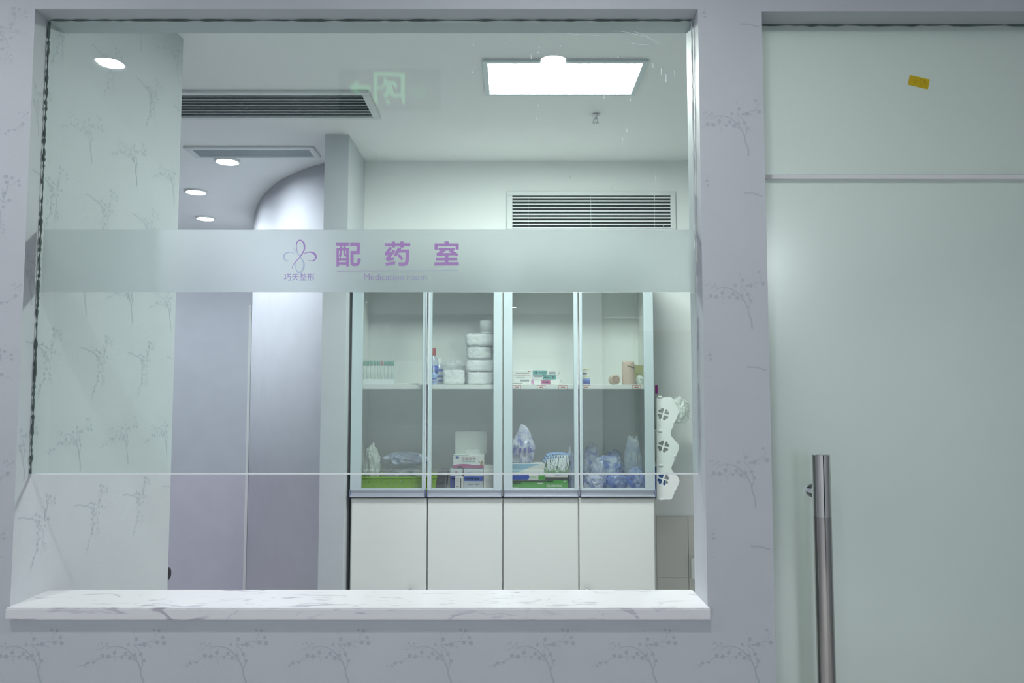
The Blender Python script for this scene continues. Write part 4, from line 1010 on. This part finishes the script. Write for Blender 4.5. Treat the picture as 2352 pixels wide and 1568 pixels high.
tb_, w, h = carton('tape_box', 'open white and magenta tape box with raised lid', 'tape box', 1041, 1112, 1045, YX + .002, zq, .085, PAPER, ((0, .02, 1, .24, MAG), (.14, .02, .3, .3, mat('sage_print', srgb(150, 160, 130), .5)), (.14, .05, .21, .16, mat('mint_print', srgb(170, 220, 214), .5)), (.29, .48, .72, .54, mat('teal_pale_print', srgb(120, 190, 190), .5)), (.0, .97, .5, .999, TEAL)), (('压敏胶带', .5, .6, .26, mat('wine_print', srgb(150, 56, 92), .5)),))
el = MB(); el.xzpoly([(-w / 2 + w * (.13 + .065 * math.cos(k * .42)), h * (.82 + .1 * math.sin(k * .42))) for k in range(15)], -.0004, .0005); el.build('printed_badge', NAVY, tb_)
wv = MB(); wv.xzpoly([(-w / 2 + w * .0, h * .24), (-w / 2 + w * .3, h * .33), (-w / 2 + w * .5, h * .31), (-w / 2 + w * .75, h * .2), (-w / 2 + w * .75, h * .15), (-w / 2, h * .15)], -.0005, .0005); wv.build('printed_wave', MAG, tb_)
fg = MB(); fg.xzpoly([(w / 2 - w * .2, h * .55), (w / 2 - w * .12, h * .4), (w / 2 - w * .13, h * .22), (w / 2 - w * .06, h * .22), (w / 2 - w * .03, h * .55), (w / 2 - w * .08, h * .6), (w / 2 - w * .1, h * .45)], -.0004, .0005); fg.build('printed_picture', mat('ochre_print', srgb(150, 130, 60), .5), tb_)
CARDIN = mat('card_inside', srgb(196, 204, 196), .7)
lh = PZ(1080, 991, YX + .06) - zq - h
mb = MB(); mb.rbox(-w / 2 + .003, w / 2 + .01, .082, .0838, h, h + lh, .0005, 1); mb.build('raised_lid', CARDIN, tb_)
mb = MB().poly([(w / 2 + .0095, .080, h + lh * .45), (w / 2 + .018, .05, h + lh * .1), (w / 2 + .018, .05, h - .004), (w / 2 + .0095, .080, h + .0)]); mb.build('side_flap', mat('flap_dark_grey', srgb(120, 128, 120), .7), tb_)  # side flap in a darker grey than the lid
fb = tb_.children[-1]; md = fb.modifiers.new('thickness', 'SOLIDIFY'); md.thickness = .001
mb = crumple(soft_block(-w * .15, w * .35, .02, .06, h - .005, h + .022, .008, 8), .006, 60, 2.4); mb.build('inner_film', CLEARP, tb_, smooth=True)

# mask boxes
YQ = 3.775
def greenbox(label, x0, x1, ytop, z0, txs, white=.0, Y=YQ):
    t, w, h = carton('mask_box', label, 'mask box', x0, x1, ytop, Y, z0, .1, GREENC, ((0, .86, 1, .999, mat('box_dark_edge', srgb(60, 66, 64), .5)), (0.02, .66, .36, .84, DGREEN), (.06, .71, .3, .78, mat('pale_green_print', srgb(196, 226, 190), .5)), (.8, .7, .94, .78, PAPER), (0, 0, 1, .1, PAPER if white else GREENC)), ())
    for tx, u, v, hh_, wd in txs: text(tx, -w / 2 + u * w, -.0009, v * h, hh_ * h, mat('print_white', srgb(236, 242, 232), .5), t, width=wd * w, offset=.01)
    return z0 + h + .0006
za = greenbox('bright green mask box at the foot of the left pile', 1166, 1252, 1103.5, FLR, (('ISOLATION', .10, .12, .26, .36),))
t, w, h = carton('mask_box', 'white mask box with a blue oval, second in the left pile', 'mask box', 1166, 1252, 1086, YQ + .002, za, .1, PAPER, ((.12, .1, .5, .85, BLUE), (.6, .4, .75, .6, mat('pale_green_print', srgb(196, 226, 190), .5)), (.82, .1, .99, .7, GREENC), (0, .9, 1, .99, GREYP)))
ov = MB(); ov.xzpoly([(w * .0 + h * .4 * math.cos(k * .42), h * .475 + h * .375 * math.sin(k * .42)) for k in range(15)], -.0004, .0005); ov.build('printed_oval', BLUE, t)
zb_ = za + h + .0006
t, w, h = carton('mask_box', 'light blue and white mask box on top of the left pile', 'mask box', 1166, 1250, 1064.5, YQ, zb_, .1, PAPER, ((.12, .45, .35, .48, mat('blue_text', srgb(90, 150, 180), .5)), (.12, .62, .35, .65, mat('blue_text', srgb(90, 150, 180), .5)), (.12, .78, .4, .81, mat('blue_text', srgb(90, 150, 180), .5))))
sw = MB(); sw.xzpoly([(-w / 2, .1 * h), (-w / 2 + w * .3, .12 * h), (-w / 2 + w * .5, .45 * h), (-w / 2 + w * .7, .75 * h), (-w / 2 + w * .9, .98 * h), (-w / 2, .98 * h)], -.0002, .0004); sw.build('printed_sweep', LBLUE, t)
zl = zb_ + h + .0006
zc = greenbox('green isolation mask box at the foot of the right pile', 1252.5, 1304, 1098, FLR, (('ISOLATION MASKS', .4, .30, .2, .68),), white=1)
t, w, h = carton('mask_box', 'plain white mask box in the middle of the right pile', 'mask box', 1252.5, 1304, 1087, YQ + .002, zc, .1, PAPER, ((0, .02, 1, .16, mat('box_dark_edge', srgb(60, 66, 64), .5)), (.4, .6, .7, .9, LBLUE)))
zc += h + .0006
zc = greenbox('green isolation mask box under the loose masks', 1252, 1306, 1063, zc, (('ISOLATION', .27, .46, .14, .42), ('MASKS', .2, .22, .16, .28)))
# loose masks with white ear loops
MASKB = mat('mask_blue', srgb(134, 176, 226), .7); LOOP = mat('ear_loop_white', srgb(232, 240, 240), .7)
xm = PX(1279, 1050, YQ)
rn = random.Random(21)
for k in range(3):
    t = thing('surgical_mask', ('topmost' if k == 2 else 'middle' if k == 1 else 'lowest') + ' of the loose blue masks with hanging white ear loops', 'mask', (xm + (k - 1) * .006, YQ + .004, zc + .0006 + k * .0125), 0, 'loose surgical masks')
    g_ = MB(); nx, ny = 14, 8
    for j in range(ny + 1):
        for i in range(nx + 1):
            u_ = i / nx - .5; v_ = j / ny
            g_.v.append((u_ * .105, .005 + v_ * .085, .0005 + .008 * (1 - (2 * u_) ** 2) + .0015 * math.sin(v_ * 18)))
    for j in range(ny):
        for i in range(nx):
            q = j * (nx + 1) + i; g_.f.append((q, q + 1, q + nx + 2, q + nx + 1))
    o = g_.build('pleated_sheet', MASKB, t, smooth=True); md = o.modifiers.new('thickness', 'SOLIDIFY'); md.thickness = .010; md.offset = 1
    for e_ in range(7):
        xs0 = rn.uniform(-.05, .03); xs1 = xs0 + rn.uniform(.01, .035); dp = rn.uniform(.022, .055) * (1 - abs(xs0 + .01) * 7) + k * .008
        pts = [(xs0, .004, .008), (xs0 + .003, -.004, .002), (xs0 + (xs1 - xs0) * .3 + rn.uniform(-.01, .01), -.0065 - k * .002, -dp * .7), ((xs0 + xs1) / 2 + rn.uniform(-.008, .008), -.007 - k * .002, -dp), (xs0 + (xs1 - xs0) * .75, -.0065 - k * .002, -dp * .65), (xs1 - .002, -.004, .002), (xs1, .004, .008)]
        a3 = []
        for q in range(len(pts) - 1):
            p0, p1, p2, p3 = [Vector(pts[max(0, min(len(pts) - 1, q + d))]) for d in (-1, 0, 1, 2)]
            for s_ in range(4):
                tt_ = s_ / 4; a3.append(.5 * ((2 * p1) + (-p0 + p2) * tt_ + (2 * p0 - 5 * p1 + 4 * p2 - p3) * tt_ ** 2 + (-p0 + 3 * p1 - 3 * p2 + p3) * tt_ ** 3))
        a3.append(Vector(pts[-1])); MB().tube(a3, .0021, 6).build('ear_loop', LOOP, t, smooth=True)
bag('plastic_bag', 'clear bag corner sticking up beside the loose masks', 'plastic bag', 1299, 1314, 1024, zc + .0004, 3.80, .05, 8.2, BAGCLEARB, .12, .75, sub=3, lean=.25)
t, w, h = bag('plastic_bag', 'upright bag of white goods with dark blue printed band', 'plastic bag', 1170, 1230, 973, zl, YQ + .004, .09, 9.1, bag_mat('bag_print', srgb(120, 130, 196), srgb(222, 226, 240), .85, 18, lo=.34, hi=.5), .13, .42)
VIO = mat('violet_ink', srgb(72, 64, 180), .5); rnb = random.Random(4)
gb = MB()
for k in range(4):
    x0 = -w * .36 + k * w * .185
    for q in range(5):
        a_ = x0 + rnb.uniform(0, w * .08); b_ = h * (.27 + .024 * q); gb.box(a_, a_ + rnb.uniform(w * .05, w * .075), -.0016, .004, b_, b_ + h * .02)
    gb.box(x0 + w * .03, x0 + w * .055, -.0016, .004, h * .26, h * .40); gb.box(x0 + w * .1, x0 + w * .125, -.0016, .004, h * .27, h * .39)
gb.build('printed_band', VIO, t)
bag('plastic_bag', 'blue white bag squeezed against the door stile right of the masks', 'plastic bag', 1304, 1326, 1040, FLR, 3.80, .12, 10.4, BAGBLUE, .12, .3)
# heap of bags behind the last door
GB = 'blue and white plastic bags heaped behind the last glass door'
heap = [('pale blue bag at the front left of the heap', 1340, 1398, 1088, FLR, 3.765, .07, 11.2, BAGBLUE, 0), ('blue bag at the front middle of the heap', 1392, 1446, 1084, FLR, 3.77, .07, 12.6, BAGBLUE2, 0), ('deep blue bag at the front right of the heap', 1440, 1486, 1072, FLR, 3.77, .07, 13.1, BAGBLUE2, 0),
        ('large pale blue bag across the middle of the heap', 1354, 1440, 1046, FLR, 3.845, .08, 14.7, BAGBLUE, 0), ('clear blue bag at the back left of the heap', 1336, 1388, 1018, FLR, 3.93, .08, 15.5, BAGBLUE, .1), ('pale bag at the back middle of the heap', 1386, 1440, 1032, FLR, 3.935, .08, 16.9, BAGBLUE, .05), ('tall clear bag standing at the right of the heap', 1434, 1478, 1000, FLR, 3.85, .06, 17.3, BAGCLEARB, .1)]
for lb, a, b, yt, z0, Y, dp, sd, mm, nk in heap:
    bag('plastic_bag', lb, 'plastic bag', a, b, yt, z0, Y, dp, sd, mm, .13, nk, GB)

# ------------------------------------------------------------------ white rack with clover cut-outs on the cabinet end
YR0 = 3.76
def rk(u, v): return P(u, v, YR0)
Xc = X1 + .0015
outl = [(1508, 913), (1542, 912), (1556, 934), (1559, 946), (1557, 952), (1541, 990), (1540, 996), (1543, 1003), (1558, 1020), (1560, 1027), (1558, 1034), (1543, 1070), (1542, 1075), (1545, 1082), (1558, 1096), (1561, 1103), (1559, 1110), (1542, 1147), (1508, 1147)]
base = rk(1508, 1147)
rack = thing('plastic_rack', 'white plastic tiered rack with clover shaped holes on the cabinet end', 'rack', (Xc, YR0, base[1]))
def loc2(u, v):
    q = rk(u, v); return (max(q[0] - Xc, 0.0), q[1] - base[1])
loops = [[loc2(*p) for p in outl]]
def heart(cx, cy, ang, s):
    pts = []
    for k in range(18):
        t = k * 2 * math.pi / 18
        hx2 = 16 * math.sin(t) ** 3; hy2 = 13 * math.cos(t) - 5 * math.cos(2 * t) - 2 * math.cos(3 * t) - math.cos(4 * t)
        pts.append((hx2 * s, hy2 * s + 21 * s))
    ca, sa = math.cos(ang), math.sin(ang)
    return [(cx + x * ca - y * sa, cy + x * sa + y * ca) for x, y in pts]
for v in (951, 1025, 1100):
    c = loc2(1523.5, v)
    for a in range(4): loops.append(heart(c[0], c[1], R(29) + a * math.pi / 2, .00083))
outline_mesh('end_panel', loops, .004, WHITEP, rack, (0, 0, 0))
outline_mesh('end_panel', loops, .004, WHITEP, rack, (0, .24, 0))
for k, v in enumerate((990, 1070, 1146)):
    z = loc2(1530, v)[1]
    MB().rbox(.001, .062, .003, .237, z, z + .003, .001, 1).build('tier_floor', WHITEP, rack)
    m_ = MB().box(.062, .0645, .003, .237, z, z + .05); m_.v = [(x + (zz - z) * .55, y, zz) for x, y, zz in m_.v]; m_.build('tier_front', WHITEP, rack)
for u, v in ((1515, 911), (1516, 989), (1517, 1068), (1518, 1146), (1548, 969), (1549, 1047), (1549, 1125)):
    q = loc2(u, v); MB().rbox(q[0] - .009 if u < 1530 else q[0] - .004, q[0] + .009 if u < 1530 else q[0] + .004, -.006, -.0025, q[1] - .004, q[1] + .004, .0015).build('tab', WHITEP, rack)
MB().box(.0005, .003, .003, .237, 0, loc2(1508, 913)[1]).build('back_sheet', WHITEP, rack)
zt0 = base[1] + loc2(1530, 1146)[1] + .0035
t = thing('pill_packet', 'blue packet showing through the lowest clover holes', 'packet', (Xc + .034, YR0 + .02, zt0))
MB().rbox(-.028, .02, 0, .15, .0004, .13, .002).build('carton', BLUE, t); MB().rbox(-.006, .018, -.0008, .0005, .06, .12, .0003, 1).build('printed_panel', mat('blue2_print', srgb(90, 150, 214), .5), t)
zt1 = base[1] + loc2(1530, 990)[1] + .0035
bag('plastic_bag', 'crumpled clear bag with green print sticking out of the rack top', 'plastic bag', 1535, 1590, 908, zt1 + .03, YR0 + .05, .12, 19.4, bag_mat('bag_green', srgb(176, 218, 190), srgb(232, 240, 236), .5, 9, lo=.3, hi=.42), .14, 0, lean=.0)
bt = bottle('bottle with a magenta cap behind the rack beside the cabinet', 1507.5, 884, YR0 + .20, .013, mat('bottle_frost', srgb(222, 230, 230), .2, alpha=.6), mat('cap_magenta', srgb(172, 40, 150), .4), [], z0=zt1)

# ------------------------------------------------------------------ switch plate and chair
q0, q1 = P(1586, 1327, YB - .01), P(1610, 1281, YB - .01)
sw_ = thing('switch_box', 'white switch box low on the tiled back wall', 'switch', ((q0[0] + q1[0]) / 2, YB - .009, q0[1]))
MB().rbox(-(q1[0] - q0[0]) / 2, (q1[0] - q0[0]) / 2, -.028, 0, 0, q1[1] - q0[1], .004).build('cover', WHITEP, sw_)
MB().rbox(-.012, .012, -.033, -.027, .02, .07, .002).build('rocker', WHITEP, sw_)
cax, caz = P(399, 1314, 3.22)
ch = thing('office_chair', 'black chair with a rounded arm pad peeping past the left partition', 'chair', (cax - .285, 3.10, 0))
for s_ in (-1, 1):
    soft_block(s_ * .26 - .025, s_ * .26 + .025, -.10, .12, caz - .028, caz + .028, .024, 8).build('arm_pad', BLACKP, ch, smooth=True)
    MB().tube([(s_ * .25, .0, caz - .02), (s_ * .27, -.02, caz - .14), (s_ * .22, -.10, .47)], .013, 10).build('arm_post', BLACKP, ch, smooth=True)
def lift(mb, dz): mb.v = [(x, y, z + dz) for x, y, z in mb.v]; return mb
soft_block(-.21, .21, .10, .15, .58, 1.02, .04, 8).build('backrest', BLACKP, ch, smooth=True)
soft_block(-.22, .22, -.38, .08, .44, .51, .035, 8).build('seat', BLACKP, ch, smooth=True)
MB().tube([(0, .15, .75), (0, .15, .6), (0, .10, .45), (0, -.15, .43)], .016, 10).build('back_stem', BLACKP, ch, smooth=True)
MB().tube([(0, -.2, .08), (0, -.2, .44)], .025, 14).build('gas_column', CHROME, ch, smooth=True)
for k in range(5):
    a = k * 2 * math.pi / 5
    MB().tube([(0, -.2, .10), (.27 * math.cos(a), -.2 + .27 * math.sin(a), .066)], [.02, .012], 8).build('leg', BLACKP, ch, smooth=True)
    c_ = MB().lathe([(.0001, -.012), (.022, -.012), (.026, -.006), (.026, .006), (.022, .012), (.0001, .012)], n=14)
    c_.v = [(z + .27 * math.cos(a), x - .2 + .27 * math.sin(a), y + .0265) for x, y, z in c_.v]
    c_.build('castor', BLACKP, ch, smooth=True)
